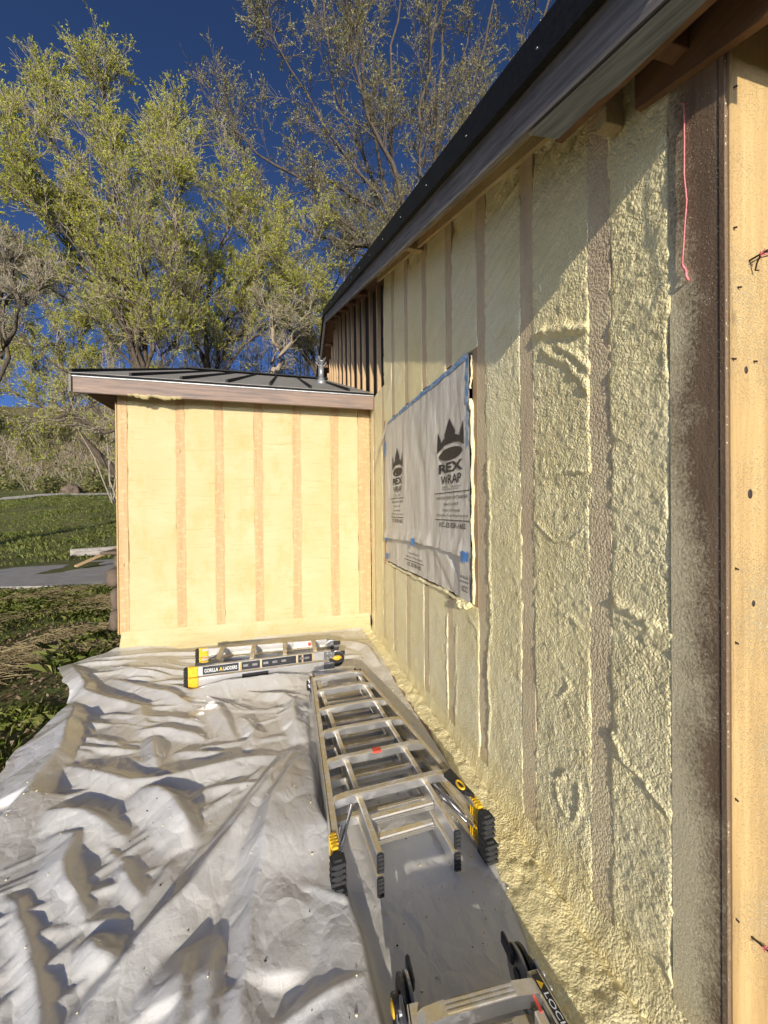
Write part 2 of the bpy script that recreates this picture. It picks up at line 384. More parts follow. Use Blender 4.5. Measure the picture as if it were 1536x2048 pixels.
# ------------------------------------------------------------------ terrain
def terr(x, y):
    x = np.asarray(x, float); y = np.asarray(y, float)
    d = .25*x + .968*y
    z = -.10 + .14*np.clip(d-13.5, 0, 22) + .0*x
    hill = np.clip(d-38, 0, 90); z = z + .42*hill*sstep(38, 60, d) - .0011*np.clip(d-70, 0, 60)**2
    z = z + .9*vnoise(x*.06+3, y*.06+1, 5)*sstep(30, 50, d) + .12*vnoise(x*.35, y*.35, 6)*sstep(5, 14, d) + .03*vnoise(x*1.7, y*1.7, 9)
    return z
gx = np.concatenate([-np.geomspace(500, 3.2, 70), np.linspace(-3, 3, 41), np.geomspace(3.2, 500, 60)])
gy = np.concatenate([-np.geomspace(300, 2.2, 40), np.linspace(-2, 20, 90), np.geomspace(20.3, 500, 110)])
GX, GY = np.meshgrid(gx, gy); V = np.stack([GX, GY, terr(GX, GY)], -1).reshape(-1, 3)
def grid_faces(ny, nx):
    i = np.arange(ny*nx).reshape(ny, nx)
    return np.stack([i[:-1, :-1], i[:-1, 1:], i[1:, 1:], i[1:, :-1]], -1).reshape(-1, 4)
np_mesh('ground', V, grid_faces(len(gy), len(gx)), M_GROUND, smooth=True, kind='structure', label='green grassy ground rising to the brushy hill')

def strip(name, pts, width, mat, lift, thick, label):
    """a band draped over the terrain"""
    n = 60; P = np.array(pts, float); t = np.linspace(0, len(P)-1, n); i = np.minimum(t.astype(int), len(P)-2); fr = (t-i)[:, None]
    c = P[i]*(1-fr)+P[i+1]*fr; tg = np.gradient(c, axis=0); tg /= np.linalg.norm(tg, axis=1)[:, None]; nn = np.stack([-tg[:, 1], tg[:, 0]], -1)
    cols = np.linspace(-.5, .5, 9); VV = []
    for k in cols:
        q = c+nn*(k*width)+ nn*(.12*width*vnoise(t[:, None]*1.5+k*.1, t[:, None]*0+k*3, 2) if abs(k) > .4 else 0)
        VV.append(np.column_stack([q, terr(q[:, 0], q[:, 1])+lift]))
    VV = np.stack(VV, 1).reshape(-1, 3)
    return np_mesh(name, VV, grid_faces(n, 9), mat, smooth=True, kind='structure', label=label)
strip('gravel_path', [(-40, 33), (-20, 41.5), (-12, 42.2), (-6, 43), (10, 44)], 2.0, M_GRAVEL, .05, 0, 'pale gravel path at the foot of the hill')
# concrete pad beyond the grass
def pad():
    pts = [(-7.9, 9.3), (-5.6, 9.1), (-3.2, 8.6), (-2.0, 8.7), (-1.2, 10.5), (-1.5, 13.6), (-2.6, 14.5), (-4.6, 13.6), (-6.2, 12.6), (-8.4, 11.3), (-11, 10.8), (-10.5, 9.4)]
    zt_ = -.045
    mb = MB(); mb.prism([(x, y, -.25) for x, y in pts], (0, 0, zt_+.25))
    return mb.build('concrete_pad', M_CONC, kind='structure', label='grey concrete pad lying in the grass')
pad()
# patio slab under the plastic
MB().box((-1.47, -2.6, -.35), (.955, 4.30, 0.0), .015).build('patio_slab', M_SLAB, kind='structure', label='reddish brown patio slab under the plastic sheet')

# ------------------------------------------------------------------ house
XW = .96; SL = .373
zs = lambda y: 2.285+SL*y           # soffit line
zb = lambda y: 2.178+SL*y           # bottom of the rake board
zt = lambda y: 2.413+SL*y           # top of the roof
YA, YE, YF = 7.3, .50, 14.1         # ridge, near eave, far eave
mir = lambda y: y if y <= YA else 2*YA-y
house = empty('house', (XW, .64, 0), 'large gable house clad in yellow spray foam with black metal roof', 'house')
house_inv = Matrix.Translation((-XW, -.64, 0))
def under(o, root=None):
    """keep world coordinates for a child of a moved root"""
    if o.parent is (root or house): o.matrix_parent_inverse = Matrix.Translation(-Vector((root or house).location))
    return o
# --- gable wall backing
g = MB(); X0, X1 = 1.06, 1.10
prof = [(.66, 0), (13.9, 0), (13.9, zs(.7)), (YA, zs(YA)), (.66, zs(.66))]
g.prism([(X0, y, z) for y, z in prof], (X1-X0, 0, 0))
gable = under(fix_normals(g.build('gable_wall', M_DARKW, house)))
FEAT = dict(
 oval=([(1.207,.374),(1.147,.441),(1.095,.433),(1.088,.353),(1.124,.282),(1.173,.289),(1.207,.346)], .009, .008),
 ridge=([(.959,.683),(.927,.646),(.853,.614),(.781,.578)], .010, .008),
 blob=([(1.296,2.046),(1.197,2.02),(1.098,1.972),(1.002,1.944)], .018, .016),
 arc1=([(1.184,1.957),(1.076,1.871),(.983,1.75)], .010, .012), arc2=([(1.267,1.972),(1.122,1.863),(1.013,1.712)], .009, .012),
 blob2=([(.933,1.089),(.882,1.072),(.843,1.062),(.813,1.063)], .014, .014),
 band=([(1.04,1.0),(.828,.998),(.645,.981)], -.006, .014), band2=([(1.039,1.048),(.799,1.034),(.698,1.048)], .006, .008),
 arc3=([(1.272,1.47),(1.188,1.5),(1.079,1.498),(.966,1.478)], .006, .006), arc4=([(1.303,1.316),(1.217,1.254),(1.128,1.252),(1.07,1.29)], .007, .006),
 cr1=([(1.675,1.6),(1.66,1.3),(1.675,1.051),(1.659,.862),(1.691,.609),(1.675,.372),(1.718,.1)], .009, .006), cr2=([(1.905,.797),(1.794,.749),(1.78,.651)], .008, .006),
 cr3=([(2.17,.758),(2.19,.507),(2.167,.149)], .008, .006), cr4=([(2.051,.701),(2.068,.521),(2.043,.385),(2.074,.166)], .008, .006),
 low=([(.779,.163),(.763,.143),(.738,.129),(.736,.094)], .016, .010), lump=([(.712,.505),(.700,.49)], .018, .010), lump2=([(.69,.47),(.683,.455)], .018, .010),
 arch5=([(1.206,.98),(1.13,.992),(1.083,.971)], .007, .007), circ=([(1.156,.763),(1.132,.747),(1.183,.689)], .008, .008))
def seg_dist(Y, Z, pl):
    D = np.full(Y.shape, 9.)
    for (a, b), (c, d) in zip(pl[:-1], pl[1:]):
        vx, vy = c-a, d-b; L2 = vx*vx+vy*vy+1e-9
        t = np.clip(((Y-a)*vx+(Z-b)*vy)/L2, 0, 1); D = np.minimum(D, np.hypot(Y-a-t*vx, Z-b-t*vy))
    return D
def foam_h(Y, Z):
    near = sstep(2.6, 1.2, Y)
    h = .0035 + .0022*fbm(Y*5, Z*5, 2, 1) + .0009*(.45+.55*near)*fbm(Y*23, Z*23, 3, 2) + .0026*near*np.maximum(0, vnoise(Y*75, Z*75, 21)+.25*vnoise(Y*140, Z*140, 22))
    a = radians(16); u = Y*cos(a)-Z*sin(a); v = Y*sin(a)+Z*cos(a)
    msk = sstep(.0, .5, vnoise(Y*2.1+4, Z*2.1, 31))
    h = h + .0028*msk*vnoise(u*3.2, v*42+1.5*vnoise(Y*3, Z*3, 33), 32)
    rip = np.exp(-((Y-.88)/.17)**2-((Z-1.86)/.17)**2)
    h = h + .006*rip*vnoise(Y*4, Z*38+2*vnoise(Y*5, Z*2, 40), 41)
    for k, (pl, amp, wd) in FEAT.items():
        d = seg_dist(Y+.006*vnoise(Y*30, Z*30, 51), Z+.006*vnoise(Y*30+9, Z*30, 52), pl)
        h = h + .72*amp*np.exp(-(d/wd)**2)*(1+.4*vnoise(Y*60, Z*60, 53))
    # ragged brown top under the soffit
    top = zs(Y)-Z
    h = h - .014*sstep(.22, .02, top)*(0.5+.8*np.maximum(0, fbm(Y*14, Z*9, 3, 61)))
    return h
def foam_panel(y0, y1, lo, hi, step, mat, parent, root, plane='x', seed=0, hf=foam_h, pos=XW, proud=0.0, back=.04):
    """grid sheet between two studs with a ragged rim and a skirt going back behind the stud faces"""
    L = max(hi((y0+y1)/2)-lo, .05); ny = max(4, int(L/step)); nx = max(6, int((y1-y0)/step))
    vv = np.linspace(0, 1, ny); uu = np.linspace(0, 1, nx)
    U, W = np.meshgrid(uu, vv)
    Y = y0+(y1-y0)*U; Z = lo+(hi(Y)-lo)*W
    e0 = .006*fbm(Z*9+seed*3.1, Z*0+seed, 3, 71)+.004; e1 = .006*fbm(Z*9+seed*5.7+40, Z*0+seed, 3, 72)+.004
    Y = Y - e0*(1-U)**6 + e1*U**6
    H = hf(Y, Z)+proud
    edge = np.minimum(U, 1-U)*(y1-y0)
    H = H + .0016*np.exp(-((edge-.008)/.007)**2)*(.3+vnoise(Z*7+seed, U*0, 73)) - .004*np.exp(-edge/.006)
    if plane == 'x': V = np.stack([pos-H, Y, Z], -1)
    else: V = np.stack([Y, pos-H, Z], -1)
    V = V.reshape(-1, 3); F = grid_faces(ny, nx)
    if plane == 'x': F = F[:, ::-1]
    idx = np.arange(ny*nx).reshape(ny, nx)
    loop = np.concatenate([idx[0, :-1], idx[:-1, -1], idx[-1, :0:-1], idx[:0:-1, 0]])
    B = V[loop].copy(); B[:, 0 if plane == 'x' else 1] = pos+back
    nb = np.arange(len(loop))+len(V); nx_ = np.roll(np.arange(len(loop)), -1)
    S = np.stack([loop, loop[nx_], nb[nx_], nb], -1)
    if plane == 'x': S = S[:, ::-1]
    return under(np_mesh('foam_panel', np.concatenate([V, B]), np.concatenate([F, S[:, ::-1] if plane != 'x' else S[:, ::-1]]), mat, parent, smooth=True), root)
SW = .0425
studs = [1.0, 1.37, 1.74, 2.13, 2.54, 2.95, 3.34, 3.71, 4.10]
WY0, WY1, WZ0, WZ1 = 1.83, 3.61, .868, 2.19
edges = [.775] + [s for s in studs] + [4.30]
for i, s in enumerate(studs):
    m = M_STUDN if s < 1.2 else M_STUD
    segs = [(.0, WZ0-.03), (WZ1+.03, zs(s)+.0)] if WY0 < s < WY1 else [(.0, zs(s) if s < 3.7 else 2.60)]
    for a, b in segs:
        under(MB().box((XW-.002, s-SW-.002, a), (XW+.036, s+SW+.002, b), .002).build('stud', m, gable))
for i in range(len(edges)-1):
    a = edges[i]+(SW if i > 0 else 0); b = edges[i+1]-(SW if i < len(edges)-2 else 0)
    mid = (a+b)/2; st = .0055 if mid < 1.2 else .007 if mid < 1.75 else .011
    mt = M_FOAMR if mid < 1.2 else M_FOAM
    if WY0 < mid < WY1:
        foam_panel(a, b, .02, lambda y: 0*y+WZ0-.005, st, mt, gable, house, seed=i)
        foam_panel(a, b, WZ1+.005, zs, st, mt, gable, house, seed=i+20)
    elif mid > 3.7:
        foam_panel(a, b, .02, lambda y: 0*y+2.60, st, mt, gable, house, seed=i)
    else: foam_panel(a, b, .02, zs, st, mt, gable, house, seed=i)
# window framing behind the wrap
for nm, a, b in (('window_sill', (XW+.004, WY0-.01, WZ0-.03), (XW+.06, WY1+.05, WZ0)), ('window_header', (XW+.004, WY0-.01, WZ1), (XW+.06, WY1+.05, WZ1+.03)),
                 ('window_jamb', (XW-.003, WY0-.047, WZ0-.03), (XW+.06, WY0+.003, WZ1+.05)), ('window_jamb', (XW-.006, WY1, WZ0-.03), (XW+.06, WY1+.045, WZ1+.05))):
    under(MB().box(a, b, .002).build(nm, M_BARE, gable))
# dark corner post and its return strip
under(MB().box((XW-.004, .655, 0), (XW+.09, .772, zs(.70)-.02), .003).build('corner_post', M_POST, gable))
under(MB().box((XW-.005, .641, 0), (XW+.02, .6535, zs(.65)-.02), .001).build('corner_strip', M_POST, gable))
# open studs of the unfinished gable above the shed roof
for y in (3.955, 4.317, 4.738, 5.102, 5.546, 5.902, 6.349, 6.79, 7.201, 7.539, 7.934, 8.297, 8.704, 9.11, 9.52):
    under(MB().box((XW, y-.021, 2.40), (XW+.042, y+.021, zs(mir(y))-.03), .002).build('stud', M_BARE, gable))
# --- end wall (faces the camera at the right edge of the picture)
endw = under(MB().box((1.1, .70, 0), (9.0, .72, zs(.70))).build('end_wall', M_DARKW, house))
xs = .963; widths = [.138, .142, .14, .30, .30, .30]
for i, wd in enumerate(widths):
    under(MB().box((xs, .634+.003*(i % 2), 0), (xs+wd-.004, .668, zs(.64)-.035), .003).build('plank', M_BOARD if i < 2 else M_OSB, endw)); xs += wd
under(MB().box((xs, .64, 0), (9.0, .668, zs(.64)-.035)).build('sheathing', M_OSB, endw))
for (x, z, s) in ((1.006, 1.677, 1), (1.017, 1.399, 1.3), (1.026, 1.151, .9)):
    bm = bmesh.new(); bmesh.ops.create_uvsphere(bm, u_segments=12, v_segments=6, radius=1)
    for q in bm.verts: q.co = Vector((x+q.co.x*.0055*s, .6335+q.co.y*.0012, z+q.co.z*.0085*s))
    mb = MB(); mb.frombm(bm); under(mb.build('wood_knot', M_NAIL, endw, True))
for (x, z) in ((.972, 2.30), (.970, 1.99), (.982, 1.86), (.966, 1.70), (.971, 1.235), (.97, 1.07), (.968, .72), (.969, .45), (1.03, 1.70)):
    under(MB().tube([(x, .636, z), (x+.001, .628, z-.004)], [.0016, .0022], 8).build('nail', M_NAIL, endw))
# far walls that close the house
under(MB().box((9.0, .64, 0), (9.1, 13.9, zs(.70))).build('side_wall', M_OSB, house))
under(MB().box((1.1, 13.86, 0), (9.0, 13.9, zs(.70))).build('back_wall', M_OSB, house))
# --- roof
r = MB(); T = .012
for a, b in ((YE, YA), (YF, YA)):
    r.prism([(.80, a, zt(mir(a))-.10), (.80, b, zt(YA)-.10), (.80, b, zt(YA)-T), (.80, a, zt(mir(a))-T)], (8.7, 0, 0))
roof = under(fix_normals(r.build('roof', M_RAFT, house)))
for a, b in ((YE-.03, YA), (YF+.03, YA)):
    n = 14
    for k in range(n):
        x0 = .75+k*.64
        o = MB(); o.prism([(x0, a, zt(mir(a))-T+.002), (x0, b, zt(YA)-T+.002), (x0, b, zt(YA)), (x0, a, zt(mir(a)))], (.636, 0, 0))
        o.prism([(x0, a, zt(mir(a))), (x0, b, zt(YA)), (x0, b, zt(YA)+.02), (x0, a, zt(mir(a))+.02)], (.02, 0, 0))
        under(fix_normals(o.build('roof_panel', M_ROOF, roof)))
def rake(name, x0, x1, f0, f1, a, b, mat, parent=roof):
    o = MB(); o.prism([(x0, a, f0(mir(a))), (x0, b, f0(mir(b))), (x0, b, f1(mir(b))), (x0, a, f1(mir(a)))], (x1-x0, 0, 0))
    return under(fix_normals(o.build(name, mat, parent)))
for a, b in ((YE, YA), (YF, YA)):
    sp = [a, a+(b-a)*.46, b] if a == YE else [a, b]
    for p, q in zip(sp[:-1], sp[1:]):
        gap = .002 if q > p else -.002
        rake('rake_board', .764, .790, lambda y: zb(y), lambda y: zt(y)-.075, p+gap, q-gap if q != b else q, M_FASC)
    rake('drip_edge', .742, .7615, lambda y: zt(y)-.10, lambda y: zt(y)+.022, a-.03 if a == YE else a+.03, b, M_BLACK)
    rake('drip_lip', .7335, .7615, lambda y: zt(y)-.108, lambda y: zt(y)-.1005, a, b, M_BLACK)
# soffit boards under the rake overhang
for a, b, m in ((1.12, 2.50, M_SOFF), (2.50, 3.70, M_SOFF), (3.70, YA, M_RAFT), (YF, YA, M_RAFT)):
    rake('soffit_board', .791, .985, lambda y: zs(y)+.004, lambda y: zs(y)+.024, a+.002 if a < b else a, b, m)
rake('blocking', .905, .925, lambda y: zs(y)-.045, lambda y: zs(y)+.003, 1.16, 3.70, M_SOFF)
# blue grey soffit plank left hanging at the near end, with its brown backing
o = MB(); zq = lambda y: zb(y)-.012
o.poly([(.765, 1.083, zq(1.083)), (.893, 1.076, zq(1.083)+.004), (.812, .45, zq(.45)), (.765, .45, zq(.45)),
        (.791, 1.083, zq(1.083)+.014), (.893, 1.076, zq(1.083)+.018), (.812, .45, zq(.45)+.014), (.791, .45, zq(.45)+.014)],
       [(0,1,2,3),(4,7,6,5),(0,4,5,1),(1,5,6,2),(2,6,7,3),(3,7,4,0)])
under(fix_normals(o.build('soffit_plank', M_BLUE, roof)))
o = MB(); o.poly([(.876, 1.09, zq(1.09)+.004), (.902, 1.09, zq(1.09)+.006), (.838, .45, zq(.45)+.004), (.812, .45, zq(.45)+.004),
                  (.876, 1.09, zs(1.09)-.01), (.902, 1.09, zs(1.09)-.01), (.838, .45, zs(.45)-.01), (.812, .45, zs(.45)-.01)],
                 [(0,1,2,3),(4,7,6,5),(0,4,5,1),(1,5,6,2),(2,6,7,3),(3,7,4,0)])
under(fix_normals(o.build('sub_rafter', M_RAFT, roof)))
rake('barge_rafter', .932, .954, lambda y: zs(y)-.150, lambda y: zs(y)+.003, .46, .845, M_RAFT)
under(MB().box((.892, .900, zs(.92)-.165), (.954, .938, zs(.92)-.02), .002).build('lookout', M_SOFF, roof))
under(MB().box((.862, .70, zs(.72)-.105), (.931, .738, zs(.72)-.01), .002).build('lookout', M_RAFT, roof))
under(MB().box((.85, .52, zs(.54)-.11), (.931, .558, zs(.54)-.01), .002).build('lookout', M_RAFT, roof))
for y in (2.55, 4.4, 5.1, 5.8, 6.5, 7.28, 7.9, 8.5):
    under(MB().box((.792, y-.019, zs(mir(y))-.062), (.955, y+.019, zs(mir(y))+.001), .002).build('lookout', M_SOFF if y < 3 else M_RAFT, roof))
# eave along the near end
under(MB().box((.765, YE-.022, zb(YE)), (9.5, YE-.002, zt(YE)-.02), .002).build('eave_board', M_FASCX, roof))
under(MB().box((.75, YE-.04, zt(YE)-.10), (9.5, YE-.024, zt(YE)-.01)).build('drip_edge', M_BLACK, roof))
for k in range(1, 14):
    x = 1.0+k*.61
    under(MB().box((x, YE, zs(.6)-.13), (x+.038, .66, zs(.6)-.01)).build('rafter_tail', M_RAFT, roof))
for y in np.arange(1.0, 7.2, .46):
    under(MB().tube([(.7425, y, zt(y)-.045), (.740, y, zt(y)-.045)], .0035, 6).build('screw', M_SCREW, roof))

# ------------------------------------------------------------------ foam on the patio along the wall foot
ys = np.linspace(.0, 4.27, 520); ts = np.linspace(0, 1, 46)
TT, YY = np.meshgrid(ts, ys)
edge = np.interp(YY, [0, .9, 1.03, 1.22, 1.375, 2.07, 2.78, 3.65, 4.3], [.60, .66, .69, .735, .775, .845, .84, .84, .84]) + .012*fbm(YY*9, YY*0, 3, 81)
XX = .957-(.957-edge)*TT
prof_h = .10*np.exp(-TT/.09)*.6 + .028*(1-TT)**1.2 - .024*np.exp(-((TT-.16)/.05)**2) + .010
ZZ = prof_h + .006*fbm(XX*18, YY*18, 3, 82)*(1-.5*TT) + .0035*np.maximum(0, vnoise(XX*85, YY*85, 83)) - .03*sstep(.9, 1, TT)
np_mesh('foam_overspray', np.stack([XX, YY, ZZ], -1).reshape(-1, 3), grid_faces(520, 46)[:, ::-1], M_FOAMR, smooth=True, kind='stuff', label='crusty cream foam overspray along the foot of the house wall')

# ------------------------------------------------------------------ shed addition
SY = 4.31; SXL = -1.58; FY = 4.11; RS = .36; SRY = 8.5; SXF = -1.86
zr = lambda y: 2.645+RS*(y-FY)
shed = empty('shed', (SXL, SY, 0), 'low shed addition with bright yellow foam wall and dark metal roof', 'shed')
us = lambda o: under(o, shed)
sw = us(MB().box((SXL+.02, SY+.03, 0), (.95, SY+.05, 2.60)).build('front_wall', M_OSB, shed))
def shed_h(X, Z):
    return .003 + .0012*fbm(X*5, Z*5, 3, 91) + .0007*vnoise(X*4, Z*45+2*vnoise(X*2, Z*2, 92), 93)
sst = [-1.018, -.65, -.262, .135, .549]
se = [-1.49]+sst+[.815]
for i in range(len(se)-1):
    a = se[i]+(.040 if i else 0); b = se[i+1]-(.040 if i < len(se)-2 else 0)
    us(foam_panel(a, b, .165, lambda y: 0*y+2.545, .014, M_SHAVED, sw, shed, plane='y', seed=i+50, hf=shed_h, pos=SY, back=.03))
for x in sst: us(MB().box((x-.042, SY-.002, .165), (x+.042, SY+.03, 2.545), .002).build('stud', M_STUDS, sw))
us(MB().box((-1.578, SY-.004, .165), (-1.492, SY+.03, 2.545), .003).build('corner_board', M_STUDS, sw))
us(MB().box((-1.592, SY-.012, .17), (-1.5795, SY+.10, 2.44), .002).build('edge_trim', M_BOARD, sw))
us(MB().box((.817, SY-.005, .17), (.9545, SY+.03, 2.545), .003).build('corner_board', M_STUDS, sw))
# foam skirt at the base of the shed wall
xs_ = np.linspace(-1.56, .93, 200); tt = np.linspace(0, 1, 22); TT, XX = np.meshgrid(tt, xs_)
YY = SY-.012-.10*TT**1.5-.02*TT*fbm(XX*4, TT, 2, 95); ZZ = .185*(1-TT)**1.1+.012+.008*fbm(XX*9, TT*3, 3, 96)*(.3+TT)-.02*sstep(.92, 1, TT)
us(np_mesh('foam_skirt', np.stack([XX, YY, ZZ], -1).reshape(-1, 3), grid_faces(200, 22)[:, ::-1], M_SHAVED, sw, smooth=True))
# other shed walls
lw = us(MB().box((SXL, SY+.05, 0), (SXL+.08, 12.6, 2.55)).build('side_wall', M_OSB, shed))
us(MB().box((SXL+.08, 12.5, 0), (.95, 12.6, 2.55)).build('back_wall', M_OSB, shed))
# stone veneer on the side wall, seen edge-on at the corner
rs = random.Random(5)
z = .18
for k, hgt in enumerate((.22, .245, .205, .16)):
    bm = bmesh.new(); bmesh.ops.create_cube(bm, size=1)
    bmesh.ops.subdivide_edges(bm, edges=bm.edges[:], cuts=3, use_grid_fill=True)
    pr = (.105, .085, .13, .05)[k]
    for q in bm.verts:
        c = q.co.copy(); n = Vector((c.x, c.y, c.z)).normalized()*.5; c = c.lerp(n, .48)
        q.co = Vector((SXL-.014-pr/2+c.x*pr, SY+.20+c.y*.36, z+hgt/2+c.z*(hgt-.012))) + Vector((rs.uniform(-1, 1), rs.uniform(-1, 1), rs.uniform(-1, 1)))*.007
    mb = MB(); mb.frombm(bm); us(mb.build('stone', M_STONE, lw, True)); z += hgt*.93
us(MB().box((SXL-.16, SY-.01, z+.005), (SXL-.014, SY+.5, z+.035), .008).build('cap_stone', M_STONE, lw))
# roof
rp = MB(); rp.prism([(SXF+.03, FY+.02, zr(FY)-.10), (SXF+.03, SRY, zr(SRY)-.10), (SXF+.03, 2*SRY-FY, zr(FY)-.10), (SXF+.03, 2*SRY-FY, zr(FY)-.012), (SXF+.03, SRY, zr(SRY)-.012), (SXF+.03, FY+.02, zr(FY)-.012)], (.955-SXF-.03, 0, 0))
sr = us(fix_normals(rp.build('roof', M_RAFT, shed)))
ribs = [SXF-.005, -1.39, -.96, -.55, -.14, .27, .67, .95]
for i in range(len(ribs)-1):
    for (a, b) in ((FY-.04, SRY), (2*SRY-FY+.04, SRY)):
        za = zr(FY)-.010 if a < b else zr(FY)-.010; zz = zr(SRY)
        o = MB(); o.prism([(ribs[i], a, za), (ribs[i], b, zz), (ribs[i], b, zz+.004), (ribs[i], a, za+.004)], (ribs[i+1]-ribs[i]-.002, 0, 0))
        us(fix_normals(o.build('roof_panel', M_ROOF, sr)))
        o = MB(); o.prism([(ribs[i], a, za+.0045), (ribs[i], b, zz+.0045), (ribs[i], b, zz+.034), (ribs[i], a, za+.034)], (.022, 0, 0))
        us(fix_normals(o.build('rib', M_BLACK, sr)))
us(MB().box((SXF, SRY-.09, zr(SRY)+.012), (.95, SRY+.09, zr(SRY)+.03)).build('ridge_cap', M_BLACK, sr))
us(MB().box((SXF, FY, 2.470), (.955, FY+.035, 2.615), .004).build('fascia_board', M_FASCX, sr))
us(MB().box((SXF-.006, FY-.010, 2.612), (.953, FY-.0005, 2.6225)).build('drip_edge', M_GALV, sr))
us(MB().box((SXF-.006, FY-.03, 2.6265), (.953, FY+.0, 2.634)).build('drip_lip', M_BLACK, sr))
o = MB(); o.prism([(SXF-.02, FY-.02, 2.47), (SXF-.02, SRY, zr(SRY)-.17), (SXF-.02, SRY, zr(SRY)-.004), (SXF-.02, FY-.02, 2.632)], (.018, 0, 0)); us(fix_normals(o.build('rake_board', M_FASC, sr)))
us(MB().box((SXF+.002, FY+.037, 2.520), (.94, SY+.02, 2.540), .002).build('soffit_board', M_RAFT, sr))
us(MB().box((SXF+.002, SY+.055, 2.520), (SXL-.004, 8.4, 2.540), .002).build('soffit_board', M_RAFT, sr))
# torn foam bead under the fascia
fx = np.linspace(-1.42, -.95, 60)
ztop = np.full(60, 2.476); zbot = 2.468-.030*np.clip(.5+fbm(fx*22, fx*0, 3, 97), 0, 1)*np.sin(np.linspace(0, pi, 60))**.5
V = np.concatenate([np.stack([fx, np.full(60, FY-.004), ztop+.012*np.abs(vnoise(fx*30, fx*0, 98))], -1), np.stack([fx, np.full(60, FY+.004), zbot], -1), np.stack([fx, np.full(60, FY+.03), zbot+.004], -1)])
F = np.concatenate([np.stack([np.arange(59)+o*60, np.arange(59)+1+o*60, np.arange(59)+1+(o+1)*60, np.arange(59)+(o+1)*60], -1) for o in (0, 1)])
us(np_mesh('foam_bead', V, F, M_SHAVED, sr, smooth=True))
# vent pipe on the shed roof
vp = empty('vent_pipe', (.585, 6.17, zr(6.17)), 'grey vent pipe with spiky collar on the shed roof', 'vent pipe')
uv = lambda o: under(o, vp)
bx, by, bz = .585, 6.17, zr(6.17)
uv(MB().tube([(bx, by, bz-.06), (bx, by, bz+.02), (bx, by, bz+.08)], [.085, .08, .05], 16).build('boot', M_GALV, vp, True))
uv(MB().tube([(bx, by, bz+.06), (bx, by, bz+.29)], .043, 16).build('pipe', M_GALV, vp, True))
for k in range(12):
    a = k*pi/6; d = Vector((cos(a), sin(a), 0))
    c = Vector((bx, by, bz+.27+.035*(k % 3)))
    uv(MB().beam(c+d*.035, c+d*.085+Vector((0, 0, .06)), Vector((-d.y, d.x, 0))*.016, Vector((0, 0, .004))).build('spike', M_GALV, vp))

# ------------------------------------------------------------------ lettering helper
_dg = None
def text_geo(s, bold=0.0):
    cu = bpy.data.curves.new('t', 'FONT'); cu.body = s; cu.size = 1; cu.resolution_u = 3; cu.offset = bold
    o = bpy.data.objects.new('t', cu); COL.objects.link(o); bpy.context.view_layer.update()
    me = bpy.data.meshes.new_from_object(o.evaluated_get(bpy.context.evaluated_depsgraph_get()))
    v = np.array([p.co[:2] for p in me.vertices]); f = [tuple(p.vertices) for p in me.polygons]
    bpy.data.objects.remove(o); bpy.data.curves.remove(cu); bpy.data.meshes.remove(me)
    return v, f
def print_shape(name, v, f, box, fn, mat, parent):
    """fit flat outline v to box (u0, v0, u1, v1) and lay it on the surface fn(u, v)"""
    v = np.array(v, float); lo = v.min(0); hi = v.max(0); u0, w0, u1, w1 = box
    q = (v-lo)/(hi-lo+1e-9)*np.array([u1-u0, w1-w0])+np.array([u0, w0])
    return mesh_obj(name, [fn(a, b) for a, b in q], f, mat, parent)
def lettering(s, box, fn, mat, parent, bold=0.0, name='lettering'):
    v, f = text_geo(s, bold); return print_shape(name, v, f, box, fn, mat, parent)

# ------------------------------------------------------------------ house wrap over the window opening
def wrapx(Y, Z):
    Y = np.asarray(Y, float); Z = np.asarray(Z, float)
    e = np.minimum(np.minimum((Y-1.83)/.25, (3.61-Y)/.25), (2.19-Z)/.2); e = np.clip(e, 0, 1)
    return .9455 - .007*e*fbm(Y*2.2, Z*1.6, 2, 101) - .0040*e*vnoise(Y*13+2*vnoise(Y*2, Z*2, 104), Z*1.8, 102) - .0018*vnoise(Y*30, Z*7, 103)
wrap = empty('house_wrap', (.95, 2.72, .87), 'grey printed weather barrier sheet taped over the window opening', 'house wrap')
uw = lambda o: under(o, wrap)
def sheet_grid(name, y0, y1, lo, hi, off, n=(130, 90), extra=None):
    u = np.linspace(0, 1, n[0]); v = np.linspace(0, 1, n[1]); U, W = np.meshgrid(u, v)
    Y = y0+(y1-y0)*U; Z = lo(Y)+(hi(Y)-lo(Y))*W; X = wrapx(Y, Z)+off
    if extra is not None: X = X-extra(Y, Z)
    Z = Z + .004*vnoise(Y*25, W*0, 105)*(W < .01)
    V = np.stack([X, Y, Z], -1).reshape(-1, 3)
    o = uw(np_mesh(name, V, grid_faces(n[1], n[0])[:, ::-1], M_WRAP, wrap, smooth=True))
    return o
split = lambda y: 1.118+.012*np.sin(np.asarray(y)*3)
def flare(Y, Z): return .016*sstep(.10, 0, Z-split(Y))*sstep(1.83, 2.0, Y)*(1+.6*vnoise(Y*6, Y*0, 106))
top_s = sheet_grid('upper_sheet', 1.845, 3.60, split, lambda y: 2.186+0*y, 0, extra=flare)
def lowfold(Y, Z): return .012*np.maximum(0, vnoise((Y-Z*1.4)*9, Y*1.5, 107))*sstep(3.2, 2.4, Y)
low_s = sheet_grid('lower_sheet', 1.845, 3.60, lambda y: .882+.0*y, lambda y: split(y)+.06, .012, (110, 40), lowfold)
low_f = sheet_grid('lower_flap', 1.85, 1.965, lambda y: .876+0*y, lambda y: split(y)+.03, -.004, (14, 30))
fn = lambda u, v: (float(wrapx(-u, v)-flare(np.array(-u), np.array(v)))-.0042, -u, v)
fl = lambda u, v: (float(wrapx(-u, v)+.012-lowfold(np.array(-u), np.array(v)))-.0042, -u, v)
ff = lambda u, v: (float(wrapx(-u, v)-.004)-.0042, -u, v)
